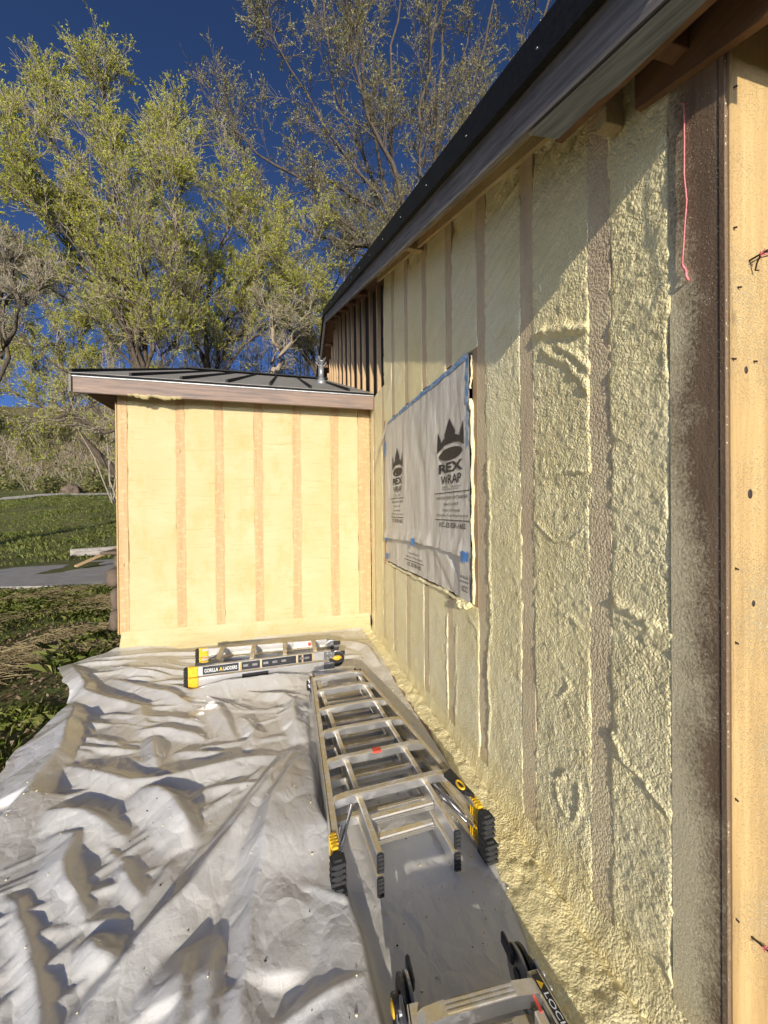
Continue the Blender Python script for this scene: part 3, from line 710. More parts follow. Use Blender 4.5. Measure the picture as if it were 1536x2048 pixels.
def crown(box, fn_, parent):
    pts = [(0, .30), (.02, .78), (.10, .66), (.17, .50), (.27, .58), (.36, .85), (.50, 1.0), (.64, .85), (.73, .58), (.83, .50), (.90, .66), (.98, .78), (1, .30),
           (.90, .36), (.70, .41), (.50, .43), (.30, .41), (.10, .36)]
    top = [(p[0], p[1]) for p in pts]
    lower = [(.0, .30), (.10, .36), (.30, .41), (.5, .43), (.7, .41), (.9, .36), (1, .30)]
    u0, w0, u1, w1 = box; W, H = u1-u0, w1-w0
    g = lambda p: fn_(u0+p[0]*W, w0+p[1]*H)
    # tines and body in convex pieces
    pieces = [[(0, .26), (.02, .80), (.11, .62), (.16, .50), (.16, .36)], [(.16, .36), (.16, .50), (.27, .56), (.34, .58), (.34, .41)],
              [(.33, .41), (.31, .66), (.50, 1.0), (.69, .66), (.67, .41)], [(.66, .41), (.66, .58), (.73, .56), (.84, .50), (.84, .36)],
              [(.84, .36), (.84, .50), (.89, .62), (.98, .80), (1, .26)]]
    v = []; f = []
    for pc in pieces:
        n = len(v); v += [g(p) for p in pc]; f.append(tuple(range(n, n+len(pc)))[::-1])
    c = 28; n = len(v); v += [g((.5+.44*cos(2*pi*k/c), .165+.145*sin(2*pi*k/c))) for k in range(c)]
    f.append(tuple(range(n, n+c)))
    uw(mesh_obj('crown_emblem', v, f, M_INK, parent))
def bar(box, fn_, parent, n=10):
    u0, w0, u1, w1 = box; us_ = np.linspace(u0, u1, n)
    v = [fn_(a, w0) for a in us_]+[fn_(a, w1) for a in us_]
    uw(mesh_obj('ruled_line', v, [(i, i+1, n+i+1, n+i) for i in range(n-1)], M_INK, parent))
def panel_print(yl, yr, fn_, parent, dz=0.0, only_lower=False, W=.49):
    """one printed panel: spans Y yl (left in view) .. yr, as on the sheet"""
    k = (yl-yr)/.49; c = -(yl+yr)/2
    B = lambda a, z0, b, z1: (c+a*k, z0+dz, c+b*k, z1+dz)
    T = lambda s, b, bold=0.0: uw(lettering(s, b, fn_, M_INK, parent, bold))
    if not only_lower:
        crown(B(-.19, 1.655, .19, 1.905), fn_, parent)
        T('REX', B(-.165, 1.590, .165, 1.648), .03)
        T('WRAP', B(-.14, 1.520, .145, 1.575), .01)
        T('Alpha\nProTech', B(-.12, 1.486, .0, 1.512), .012); T('Engineered\nProducts', B(.035, 1.487, .135, 1.509))
        bar(B(.014, 1.482, .018, 1.514), fn_, parent, 2)
        bar(B(-.245, 1.468, .245, 1.473), fn_, parent)
        T('WEATHER RESISTANT BARRIER', B(-.215, 1.431, .225, 1.449))
        T('866-312-1837', B(-.10, 1.394, .115, 1.410))
    T('Meets & Exceeds', B(-.115, 1.358, .13, 1.374))
    T('All Building Code Requirements', B(-.215, 1.324, .225, 1.342))
    bar(B(-.245, 1.304, .245, 1.309), fn_, parent)
    T('ICC ES ESR-1602', B(-.165, 1.262, .20, 1.292), .012)
panel_print(2.33, 1.845, fn, top_s)
panel_print(3.375, 2.985, fn, top_s)
panel_print(3.0, 2.60, fl, low_s, -.335, True)
uw(lettering('All Build', (-1.955, .995, -1.86, 1.011), ff, M_INK, low_f)); bar((-1.96, .975, -1.855, .979), ff, low_f, 3); uw(lettering('ICC', (-1.93, .925, -1.865, .955), ff, M_INK, low_f, .01))
def tape(y0, z0, y1, z1, wd, fresh=False, off=-.004, seed=0):
    n = 26; t = np.linspace(0, 1, n); Y = y0+(y1-y0)*t; Z = z0+(z1-z0)*t
    d = np.array([y1-y0, z1-z0]); d /= np.linalg.norm(d); nn = np.array([-d[1], d[0]])
    V = []
    for s in (-1, 0, 1):
        ww = wd/2*(1+.25*vnoise(t*9+seed, t*0+s*3, 110))
        yy = Y+nn[0]*s*ww; zz = Z+nn[1]*s*ww; V.append(np.stack([wrapx(np.clip(yy, 1.84, 3.6), np.minimum(zz, 2.18))+off-.002*vnoise(yy*40, zz*40, 111+seed), yy, zz], -1))
    V = np.stack(V, 1).reshape(-1, 3); uw(np_mesh('tape', V, grid_faces(n, 3), M_TAPE2 if fresh else M_TAPE, wrap, smooth=True))
tape(1.85, 2.180, 2.75, 2.182, .030, seed=1); tape(2.78, 2.186, 3.10, 2.182, .03, seed=2); tape(3.14, 2.184, 3.46, 2.18, .02, seed=3)
tape(1.862, 2.18, 1.866, 1.93, .026, seed=4); tape(1.864, 1.92, 1.862, 1.70, .016, seed=5)
tape(2.69, 1.135, 2.77, 1.125, .052, True, -.022, 6); tape(1.845, 1.115, 1.93, 1.118, .055, True, -.016, 7); tape(3.45, 1.10, 3.57, 1.105, .035, True, -.014, 8)
tape(3.56, 2.03, 3.585, 1.88, .04, True, -.008, 9); tape(3.50, .93, 3.57, .94, .05, True, -.004, 10)
# torn corner strips hanging at the far upper corner
for (a, b, c, wd) in (((.94, 3.52, 2.17), (.915, 3.62, 2.02), (.90, 3.78, 1.86), .03), ((.94, 3.55, 2.12), (.91, 3.66, 1.99), (.895, 3.72, 1.93), .02), ((.93, 3.70, 1.97), (.90, 3.82, 1.72), (.90, 3.90, 1.58), .008)):
    P = [Vector(a), Vector(b), Vector(c)]; v = []
    for i, p in enumerate(P): v += [p+Vector((0, wd/2, wd/2)), p-Vector((.004*i, wd/2, wd/2))]
    uw(mesh_obj('torn_strip', v, [(0, 1, 3, 2), (2, 3, 5, 4)], M_WRAP, wrap))
# crust of foam round the opening (parts of the wall)
def bead(pts, r, seed, name='foam_bead'):
    n = 160; P = np.array(pts, float); t = np.linspace(0, len(P)-1, n); i = np.minimum(t.astype(int), len(P)-2); fr = (t-i)[:, None]; c = P[i]*(1-fr)+P[i+1]*fr
    tl = t*6
    c = c + np.stack([.004*vnoise(tl*.9, tl*0+seed, 112), .008*fbm(tl*.9, tl*0+seed, 2, 113), .006*vnoise(tl*.9, tl*0+seed, 114)], -1)
    rr = r*(.8+.45*np.abs(fbm(tl*1.3, tl*0+seed, 3, 115)))
    mb = MB(); mb.tube([tuple(p) for p in c], [float(q) for q in rr], 8); under(mb.build(name, M_FOAM, gable, True))
bead([(.953, 1.834, .875), (.952, 1.83, 1.4), (.951, 1.832, 1.95)], .0095, 1)
bead([(.947, 1.83, 2.0), (.95, 1.83, 2.17)], .005, 2)
bead([(.944, 1.84, .866), (.947, 2.2, .868), (.950, 2.7, .862), (.954, 3.5, .864)], .010, 3)
bead([(.94, 1.835, .862), (.93, 1.93, .846), (.945, 2.0, .852)], .015, 4)

# ------------------------------------------------------------------ strings and wires
st = MB(); st.tube([(.953, .737, 2.364), (.951, .727, 2.352), (.950, .726, 2.25), (.950, .727, 2.18), (.950, .721, 2.114), (.950, .727, 2.04), (.951, .733, 1.965), (.951, .724, 1.935)], .0016, 6)
st.tube([(.951, .733, 1.965), (.948, .729, 1.957), (.951, .724, 1.945), (.947, .721, 1.93), (.952, .719, 1.918)], .0028, 6)
st.build('string', M_PINK, None, True, label='pink string dangling down the dark corner post', cat='string')
for (x, z, x2, z2, x3, z3, lab) in ((1.017, 1.923, 1.085, 1.950, 1.026, 1.899, 'nail with a pink knot high on the yellow end board'), (1.016, .395, 1.075, .348, None, None, 'nail with a pink knot low on the yellow end board')):
    e = empty('tie_nail', (x, .634, z), lab, 'nail', 'nails tied with pink string'); ue = lambda o: under(o, e)
    m = MB(); m.tube([(x, .636, z), (x, .60, z+.002)], .0022, 6); ue(m.build('nail', M_NAIL, e))
    m = MB(); m.tube([(x, .615, z), ((x+x2)/2, .62, (z+z2)/2+.003), (x2, .622, z2)], .0018, 6); ue(m.build('wire', M_NAIL, e))
    if x3: m = MB(); m.tube([(x, .612, z), (x+.004, .622, (z+z3)/2), (x3, .628, z3), (x3+.001, .622, z3-.003)], .0018, 6); ue(m.build('wire', M_NAIL, e))
    m = MB()
    for k in range(7):
        a = k*2.4; m.tube([(x, .612, z), (x+.007*cos(a), .606+.004*sin(3*a), z+.007*sin(a))], [.0022, .0008], 5)
    ue(m.build('knot', M_PINK, e))

# unseen cord and lump added by the eave, shaped to shadow the foam
hc = empty('shadow_cord', (0.8990, .47, 2.38), 'unseen cord with a lump, added at the near eave to shadow the wall', 'cord'); uh = lambda o: under(o, hc)
m = MB(); m.tube([(0.8990, .474, 2.385), (0.8980, .47, 2.25), (.9000, .468, 2.16), (0.8980, .47, 2.10), (0.9020, .47, 2.05), (0.8960, .47, 2.0), (0.8930, .47, 1.975)], .0013, 6); uh(m.build('cord', M_NAIL, hc, True))
m = MB(); m.tube([(0.8980, .47, 2.235), (0.8990, .47, 2.215), (0.8975, .47, 2.185), (0.8985, .47, 2.15), (0.8990, .47, 2.14)], [.0006, .002, .0034, .0022, .0006], 10); uh(m.build('shadow_lump', M_FOAM, hc, True))
m = MB(); m.tube([(0.8940, .47, 2.03), (0.9020, .47, 2.026)], .0022, 6); uh(m.build('cross_twist', M_NAIL, hc))

# ------------------------------------------------------------------ ladders
def ladder(loc, rotz, L, hw0, hw1, rung_y, inner_y, label, stick=.09, tilt=0.0, inner=True, rub=.085):
    root = empty('ladder', loc, label, 'ladder', 'folding ladders left on the plastic'); root.rotation_euler = (tilt, 0, rotz)
    hw = lambda y: hw0+(hw1-hw0)*y/L
    Z = [(.018, .088), (.102, .172)]
    hi = hw1-.040
    for k, (za, zb_) in enumerate(Z):
        for s in (-1, 1):
            m = MB()   # channel rail: web on the outer side, flanges inwards
            a0, a1 = s*hw0, s*hw1
            m.prism([(a0-.003, 0, za), (a0+.003, 0, za), (a0+.003, 0, zb_), (a0-.003, 0, zb_)], (a1-a0, L-.03, 0))
            w2 = -s*.026
            for (z0, z1) in ((zb_-.005, zb_), (za, za+.005)):
                m.prism([(a0, .0, z0), (a0+w2, .0, z0), (a0+w2, .0, z1), (a0, .0, z1)], (a1-a0, L-.03, 0))
            m.prism([(a0+w2*.9, .0, zb_-.016), (a0+w2, .0, zb_-.016), (a0+w2, .0, zb_-.004), (a0+w2*.9, .0, zb_-.004)], (a1-a0, L-.03, 0))
            fix_normals(m.build('outer_rail', M_ALU, root))
            if inner:
                x = s*hi
                m = MB(); m.box((x-.012, -stick, za+.004), (x+.012, L-.10, zb_-.004), .003); m.build('inner_rail', M_ALU, root)
                m = MB(); m.box((x-.0125, -stick-.012, za+.002), (x+.0125, -stick+.002, zb_-.002), .004)
                for q in range(4): m.box((x-.010, -stick-.016, za+.008+q*.015), (x+.010, -stick-.011, za+.018+q*.015), .001)
                m.build('end_cap', M_RUB, root)
        for y in rung_y:
            h = hw(y); zt_ = zb_+.014 if k else zb_+.006; t_ = .034
            pl = [(-h-.002, zt_-.030), (-h+.035, zt_-.006), (-h+.085, zt_), (h-.085, zt_), (h-.035, zt_-.006), (h+.002, zt_-.030)]
            lo = [(h+.002, zt_-.040), (h-.035, zt_-.040), (h-.085, zt_-t_), (-h+.085, zt_-t_), (-h+.035, zt_-.040), (-h-.002, zt_-.040)]
            m = MB(); n = len(pl)
            P = pl+lo[::-1]
            # build strip-wise so each face is convex
            v = []; f = []
            for (x, zz), (x2_, z2_) in zip(pl, lo[::-1]):
                v += [(x, y-.016, zz), (x, y+.016, zz), (x, y+.016, z2_), (x, y-.016, z2_)]
            for i in range(n-1):
                a = 4*i; b = a+4
                f += [(a, a+1, b+1, b), (a+1, a+2, b+2, b+1), (a+2, a+3, b+3, b+2), (a+3, a, b, b+3)]
            f += [(0, 3, 2, 1), (4*n-4, 4*n-3, 4*n-2, 4*n-1)]
            m.poly(v, f)
            for dy in (-.010, 0, .010): m.box((-h+.09, y+dy-.002, zt_-.0005), (h-.09, y+dy+.002, zt_+.0015))
            fix_normals(m.build('rung', M_ALU, root))
            for s in (-1, 1):
                m = MB(); m.tube([(s*(h-.012), y, zt_-.024), (s*(h-.012), y, zt_-.016)], .006, 8); m.build('rivet', M_STEEL, root)
        if inner:
            for y in inner_y:
                m = MB(); zc = (za+zb_)/2+.006
                m.box((-hi+.012, y-.016, zc-.017), (hi-.012, y+.016, zc+.013), .005)
                for dz in (-.008, 0, .008): m.box((-hi+.013, y-.0175, zc+dz-.002), (hi-.013, y-.0155, zc+dz+.001))
                m.build('inner_rung', M_ALUC, root)
        for s in (-1, 1):
            x = s*hw0
            br = MB(); br.box((x-.012-.006*s, -.030, za-.006), (x+.012-.006*s, .045, zb_+.004), .005)
            for q in range(4): br.box((x-.014-.006*s, -.012+q*.014, za+.01), (x+.014-.006*s, -.006+q*.014, zb_+.0045), .001)
            br = br.build('foot_bracket', M_YEL, root)
            m = MB(); m.box((x-.024-.006*s, -rub-(.02 if k == 0 and inner else 0), za-.014), (x+.024-.006*s, -.028, zb_+.001), .012)
            for q in range(4): m.box((x-.026-.006*s, -rub-.005-(.02 if k == 0 and inner else 0), za-.006+q*.02), (x+.026-.006*s, -.04, za+.006+q*.02), .003)
            m.build('rubber_foot', M_RUB, root)
    # braces from the last rung to the rails, lock levers by the feet
    for s in (-1, 1):
        y = rung_y[0]; x = s*hw(y)
        m = MB(); m.tube([(x-s*.10, y-.02, .150), (s*hw0-s*.03, .05, .075)], .007, 8); m.build('brace', M_STEEL, root, True)
        m = MB(); m.tube([(x-s*.06, y+.01, .075), (s*hw0-s*.02, .06, .05)], .006, 8); m.build('brace', M_STEEL, root, True)
    m = MB(); m.prism([(hw0-.006, .02, .176), (hw0-.040, .05, .176), (hw(.2)-.055, .17, .180), (hw(.2)-.012, .19, .180)], (0, 0, .016)); fix_normals(m.build('lock_lever', M_BLKP, root))
    m = MB(); c = Vector((hw(.08)-.030, .085, .194)); pts = [c+Vector((.012*cos(q*pi/8), .026*sin(q*pi/8), 0)) for q in range(17)]
    m.tube(pts, .005, 8, False); m.build('lock_ring', M_YEL, root, True)
    # hinges at the far end
    for s in (-1, 1):
        x = s*hw1; yc = L+.02; zc = .095
        def disc(x0, x1, r, mat, nm, nseg=28, cy=yc, cz=zc, par=root):
            mm = MB(); mm.tube([(x0, cy, cz), (x0+(x1-x0)*.15, cy, cz), (x0+(x1-x0)*.85, cy, cz), (x1, cy, cz)], [r*.94, r, r, r*.94], nseg)
            return fix_normals(mm.build(nm, mat, par))
        disc(x-.006, x+.006, .064, M_BLKP, 'hinge_plate')
        disc(x-s*.012, x-s*.022, .066, M_STEEL, 'hinge_plate'); disc(x-s*.0225, x-s*.026, .020, M_BLKP, 'hinge_pin')
        disc(x+s*.007, x+s*.026, .034, M_BLKP, 'lock_knob')
        m = MB(); m.box((x-.004+s*.012, L-.09, .108), (x+.004+s*.012, L+.0, .166), .003); m.box((x-.004+s*.012, L-.09, .024), (x+.004+s*.012, L+.0, .082), .003)
        m.build('hinge_arm', M_STEEL, root)
        m = MB(); m.box((x-s*.030-.006, yc+.01, zc+.02), (x-s*.030+.006, yc+.075, zc+.055), .005); m.build('release_tab', M_BLKP, root)
        for dy in (-.06, -.03):
            for zz in (.12, .155): m = MB(); m.tube([(x+s*.014, L+dy, zz), (x+s*.022, L+dy, zz)], .006, 8); m.build('bolt', M_SCREW, root)
    return root, hw
# ladder lying along the wall
l1, hw = ladder((.455, 1.40, .004), atan2(.095, 1.47), 1.44, .300, .190, (.20, .445, .69, .93, 1.17, 1.38), (.09, .33, .565, .80, 1.04, 1.27),
       'dusty aluminium ladder lying along the house wall, feet towards the viewer')
m = MB(); m.box((-.02, .4282, .178), (.022, .4595, .1882)); m.build('warning_label', M_RED, l1)
m = MB(); m.box((.255, .16, .1705), (.275, .19, .1745)); m.build('warning_label', M_RED, l1)
# ladder lying at the foot of the shed wall
l2, hw2 = ladder((-.70, 3.435, .004), radians(-89.4), 1.10, .215, .160, (.17, .43, .69, .94), (), 'ladder with black and yellow brand label lying before the shed wall', inner=False, rub=.052)
def side_fn(h0, h1, L):
    return lambda u, v: (h0+(h1-h0)*u/L+.0052, u, v)
f2 = side_fn(.215, .160, 1.10)
def rail_label(a, b, z0, z1, fn_, mat, root, off=0, name='brand_label'):
    v = [fn_(a, z0), fn_(b, z0), fn_(b, z1), fn_(a, z1)]; v = [(p[0]+off, p[1], p[2]) for p in v]
    return mesh_obj(name, v, [(0, 1, 2, 3)], mat, root)
bl = rail_label(.075, .335, .106, .168, f2, M_BLKP, l2)
fo = lambda u, v: (f2(u, v)[0]+.0012, u, v)
lettering('GORILLA', (.088, .122, .185, .150), fo, M_WHITE, bl, .012)
lettering('LADDERS', (.225, .122, .325, .150), fo, M_WHITE, bl, .012)
mesh_obj('emblem', [fo(.193, .122), fo(.219, .122), fo(.206, .154)], [(0, 1, 2)], M_YEL, bl)
mesh_obj('emblem', [fo(.2, .122), fo(.212, .122), fo(.206, .136)], [(0, 1, 2)], M_BLKP, bl).location = (.0006, 0, 0)
for a, b in ((.345, .352), (.50, .506), (.785, .792), (.83, .834), (.915, .92)): rail_label(a, b, .106, .168, f2, M_YEL, l2, name='label_stripe')
for a, b in ((.356, .496), (.51, .78), (.796, .826), (.838, .91)): 
    p = rail_label(a, b, .106, .168, f2, M_BLKP, l2, name='info_label')
    for q in range(max(1, int((b-a)/.07))): rail_label(a+.012+q*.07, a+.05+q*.07, .13, .148, fo, M_STEEL, p, name='label_text')
rail_label(.36, .56, .030, .075, f2, M_BLKP, l2, name='info_label')
m = MB(); m.box((-.1655, .90, .12), (-.1635, .93, .16)); m.build('warning_label', M_RED, l2)
mesh_obj('info_label', [(-.170, .78, .112), (-.1655, .90, .112), (-.1655, .90, .16), (-.170, .78, .16)], [(0, 1, 2, 3)], M_WHITE, l2)
m = MB(); bm = bmesh.new(); bmesh.ops.create_uvsphere(bm, u_segments=14, v_segments=8, radius=1)
for q in bm.verts: q.co = Vector((.178+q.co.x*.012, 1.12+q.co.y*.04, .11+q.co.z*.022))
m.frombm(bm); m.build('lock_button', M_YEL, l2, True)
# ladder in the foreground, hinge end away from the viewer
l3, hw3 = ladder((.375, -.535, .004), radians(-3.0), 1.44, .300, .172, (.20, .445, .69, .93, 1.17, 1.375), (.09, .33, .565, .80, 1.04, 1.27), 'ladder cut by the bottom edge with round hinge locks showing')
f3 = lambda u, v: (.3+(.172-.3)*u/1.44-.006, u, .1735)
# brand text on the upper edge of the right rail
def top_fn(u, v): return (.300+(.172-.300)*u/1.44-.004-v, u, .1742)
rail = mesh_obj('brand_label', [top_fn(1.08, .0), top_fn(1.40, .0), top_fn(1.40, .020), top_fn(1.08, .020)], [(0, 1, 2, 3)], M_BLKP, l3)
tf = lambda u, v: (top_fn(1.36-u, .019-v)[0], 1.36-u, .1750)
lettering('LOCKS', (.0, .003, .085, .016), tf, M_WHITE, rail, .012)
mesh_obj('emblem', [tf(-.028, .003), tf(-.008, .003), tf(-.018, .017)], [(0, 1, 2)], M_YEL, rail)
m = MB(); m.box((.13, 1.33, .172), (.137, 1.36, .1745)); m.build('warning_label', M_RED, l3)
m = MB()
for (x, y, z, sx, sy, sz) in ((-.2005, 1.455, .112, .005, .020, .013),):
    bm = bmesh.new(); bmesh.ops.create_uvsphere(bm, u_segments=14, v_segments=8, radius=1)
    for q in bm.verts: q.co = Vector((x+q.co.x*sx, y+q.co.y*sy, z+q.co.z*sz))
    m.frombm(bm)
m.build('lock_button', M_YEL, l3, True)

# ------------------------------------------------------------------ plastic sheet: a creased film made of flat facets that meet in folds
FOLDS = [  # crest lines (x, y) with height in metres; the film falls away steeply on the far side of each
 ([(-1.40,3.56),(-1.02,3.25),(-.80,3.07),(-.58,2.86)], .050), ([(-.90,2.66),(-.70,2.60),(-.44,2.44)], .045),
 ([(-1.20,2.38),(-1.03,2.30),(-.74,2.10),(-.61,2.08),(-.44,2.10),(-.23,2.15),(.03,2.12)], .060),
 ([(-.70,2.06),(-.62,2.00),(-.50,1.90),(-.40,1.74),(-.37,1.66)], .085), ([(-1.08,2.02),(-.86,1.94),(-.62,1.75)], .060),
 ([(-.95,1.86),(-.83,1.82),(-.81,1.69),(-.76,1.60),(-.69,1.51),(-.62,1.43)], .055), ([(-.61,1.40),(-.60,1.37),(-.56,1.32),(-.48,1.27)], .055),
 ([(.05,2.20),(-.10,1.88),(-.23,1.64),(-.32,1.45),(-.43,1.33),(-.50,1.22),(-.56,1.05)], .075), ([(.085,2.12),(.0,1.90),(-.06,1.71),(-.10,1.40),(-.12,1.10),(-.10,.70)], .105), ([(.02,2.16),(-.16,1.84),(-.30,1.56)], .060),
 ([(-1.02,1.66),(-.89,1.56),(-.78,1.42),(-.64,1.20),(-.55,1.0),(-.5,.7)], .042), ([(-.215,1.30),(-.215,1.20),(-.20,1.05),(-.2,.8)], .085), ([(-.30,1.28),(-.28,1.12),(-.29,.9)], .070),
 ([(-1.45,3.22),(-1.36,2.95),(-1.28,2.72),(-1.17,2.40),(-1.15,2.12),(-1.17,1.90),(-1.2,1.6)], .095), ([(-1.84,3.98),(-1.60,3.62),(-1.46,3.32),(-1.20,3.10),(-.96,2.95),(-.84,2.70)], .070),
 ([(-.52,2.98),(-.44,2.78),(-.37,2.60),(-.28,2.36)], .045), ([(-.79,2.58),(-.72,2.40),(-.64,2.18)], .045), ([(-.29,2.66),(-.18,2.42),(-.21,2.22)], .050),
 ([(.05,2.24),(.06,2.42),(.03,2.62),(.05,2.85)], .070), ([(-.70,3.14),(-.40,3.15),(-.1,3.17),(.18,3.19)], .085), ([(-.25,2.98),(-.02,2.90),(.10,2.72)], .040),
 ([(-1.24,2.66),(-1.0,2.54),(-.84,2.44)], .032), ([(-1.22,2.53),(-1.0,2.42)], .030), ([(-1.30,2.84),(-1.05,2.74)], .030), ([(-.62,1.66),(-.52,1.52),(-.47,1.44)], .040),
 ([(-1.3,1.35),(-1.0,1.2),(-.8,.95)], .045), ([(-1.5,3.86),(-1.2,3.62),(-.9,3.5)], .040), ([(-.9,3.35),(-.6,3.06)], .028), ([(-.42,1.98),(-.28,1.98),(-.12,1.96)], .035), ([(-.62,2.36),(-.42,2.28),(-.3,2.27)], .035),
 ([(.30,3.12),(.42,3.04),(.58,3.02)], .040), ([(.62,2.75),(.70,2.55),(.74,2.30)], .050), ([(.22,3.35),(.5,3.5),(.7,3.45)], .035), ([(-1.4,4.05),(-.8,3.95),(-.2,3.98)], .040), ([(.55,3.9),(.75,3.6),(.78,3.2)], .06)]
def left_edge(y): return np.interp(y, [-1.5, 1, 2.0, 2.4, 2.9, 3.25, 3.45, 3.75, 3.98, 4.15, 4.27], [-1.44, -1.44, -1.40, -1.44, -1.50, -1.56, -1.62, -1.80, -1.93, -1.66, -1.58])
def sheet():
    rr = np.random.default_rng(23)
    NX, NY = 250, 440
    vy = np.concatenate([np.linspace(-1.4, .70, 50)[:-1], np.linspace(.70, 4.265, NY-49)])
    U, Yg = np.meshgrid(np.linspace(0, 1, NX), vy); E0 = left_edge(Yg)+.02*fbm(Yg*5, Yg*0, 3, 130)
    Xg = E0+(.835-E0)*U
    bound = lambda y: np.interp(y, [.2, 1.0, 1.4, 1.75, 2.2, 2.9, 3.2], [.30, .235, .19, .135, .135, .13, .2])
    flat = sstep(-.01, .02, Xg-bound(Yg)-.012*vnoise(Yg*6, Yg*0, 134))*sstep(3.1, 2.95, Yg)
    WX = Xg+.010*fbm(Xg*3.5, Yg*3.5, 3, 131); WY = Yg+.010*fbm(Xg*3.5+5, Yg*3.5, 3, 132)
    base = .012+.030*sstep(-.2, .7, fbm(Xg*1.3, Yg*1.6, 2, 135))
    # the film rides high beside the ladder near the viewer, then drops to the floor
    base = base+.075*sstep(.40, .06, bound(Yg)-Xg)*sstep(2.3, 1.5, Yg)
    H = base.copy()
    def tent(pl, amp, w_near, w_far, sharp=1.0):
        nonlocal H
        P = np.array(pl, float); L = np.concatenate([[0], np.cumsum(np.hypot(*np.diff(P, axis=0).T))])
        lo = P.min(0)-max(w_near, w_far)-.04; hi = P.max(0)+max(w_near, w_far)+.04
        r_ = np.where((vy > lo[1]) & (vy < hi[1]))[0]
        if len(r_) == 0: return
        a, b = r_[0], r_[-1]+1; X_, Y_ = WX[a:b], WY[a:b]
        best = np.full(X_.shape, 9.); tt = np.zeros(X_.shape); side = np.zeros(X_.shape)
        for i in range(len(P)-1):
            v = P[i+1]-P[i]; L2 = v@v+1e-9; t = np.clip(((X_-P[i, 0])*v[0]+(Y_-P[i, 1])*v[1])/L2, 0, 1)
            dx = X_-P[i, 0]-t*v[0]; dy = Y_-P[i, 1]-t*v[1]; d = np.hypot(dx, dy); m_ = d < best
            n_ = np.array([-v[1], v[0]]); n_ = n_ if n_[1] > 0 else -n_
            best = np.where(m_, d, best); tt = np.where(m_, (L[i]+t*np.sqrt(L2))/L[-1], tt); side = np.where(m_, dx*n_[0]+dy*n_[1], side)
        w_ = np.where(side > 0, w_far, w_near)
        prof = np.clip(1-best/w_, 0, 1)**sharp
        tap = np.clip(np.minimum(tt, 1-tt)/.28, 0, 1)**.7*.85+.15
        H[a:b] = np.maximum(H[a:b], base[a:b]*.8+amp*tap*prof)
    for pl, amp in FOLDS: tent(pl, amp*.88, amp*rr.uniform(1.5, 2.5), amp*rr.uniform(.8, 1.4), 1.1)
    def stroke(x, y, ang, L, amp, wn, wf, bend):
        k = np.linspace(-.5, .5, 5); px_ = x+np.cos(ang)*k*L-np.sin(ang)*bend*L*(k*k*4-1); py_ = y+np.sin(ang)*k*L+np.cos(ang)*bend*L*(k*k*4-1)
        tent(list(zip(px_, py_)), amp, wn, wf)
    # long secondary creases: across in the far half, fanning from the bunched corner in the near half
    for _ in range(150):
        x, y = rr.uniform(-1.7, .15), rr.uniform(.3, 4.15)
        if y > 2.15: ang = rr.normal(-.35, .38)
        else:
            ang = atan2(y-2.35, x-.12)+rr.normal(0, .22) if rr.uniform() < .75 else rr.normal(.1, .5)
        amp = rr.uniform(.008, .030); stroke(x, y, ang, rr.uniform(.25, .95), amp, amp*rr.uniform(1.4, 3.0), amp*rr.uniform(.8, 1.6), rr.normal(0, .05))
    for _ in range(450):
        x, y = rr.uniform(-1.9, .8), rr.uniform(.4, 4.2); amp = rr.uniform(.003, .010)
        if x > bound(y) and y < 3: amp *= .35
        stroke(x, y, rr.uniform(0, pi), rr.uniform(.08, .38), amp, amp*rr.uniform(1.5, 5.0), amp*rr.uniform(1.2, 3.0), rr.normal(0, .1))
    for _ in range(260):      # hairline creases
        x, y = rr.uniform(-1.9, .8), rr.uniform(.4, 4.2); amp = rr.uniform(.002, .006)
        ang = rr.normal(-.3, .6) if y > 2.15 else atan2(y-2.35, x-.12)+rr.normal(0, .5)
        stroke(x, y, ang, rr.uniform(.25, .8), amp, .012, .012, rr.normal(0, .06))
    H = H*(1-flat)+(.010+.35*np.maximum(0, H-base-.002))*flat
    for it in range(1):
        Hs = H.copy(); Hs[1:-1, 1:-1] = (H[1:-1, 1:-1]*2+H[:-2, 1:-1]+H[2:, 1:-1]+H[1:-1, :-2]+H[1:-1, 2:])/6
        H = Hs
    # hang over the slab edge on the left
    over = np.clip(-1.475-Xg, 0, 1); H = H-np.minimum(over*1.1, .10)*sstep(3.55, 3.2, Yg)
    e_ = sstep(4.268, 4.19, Yg); H = H*e_+.06*(1-e_)
    P = np.stack([Xg, Yg, np.maximum(H, -.06)], -1)
    global SHEET_P; SHEET_P = P
    return np_mesh('plastic_sheet', P.reshape(-1, 3), grid_faces(len(vy), NX), M_SHEET, smooth=True, label='crumpled white plastic drop sheet covering the patio', cat='plastic sheet')
sheet()

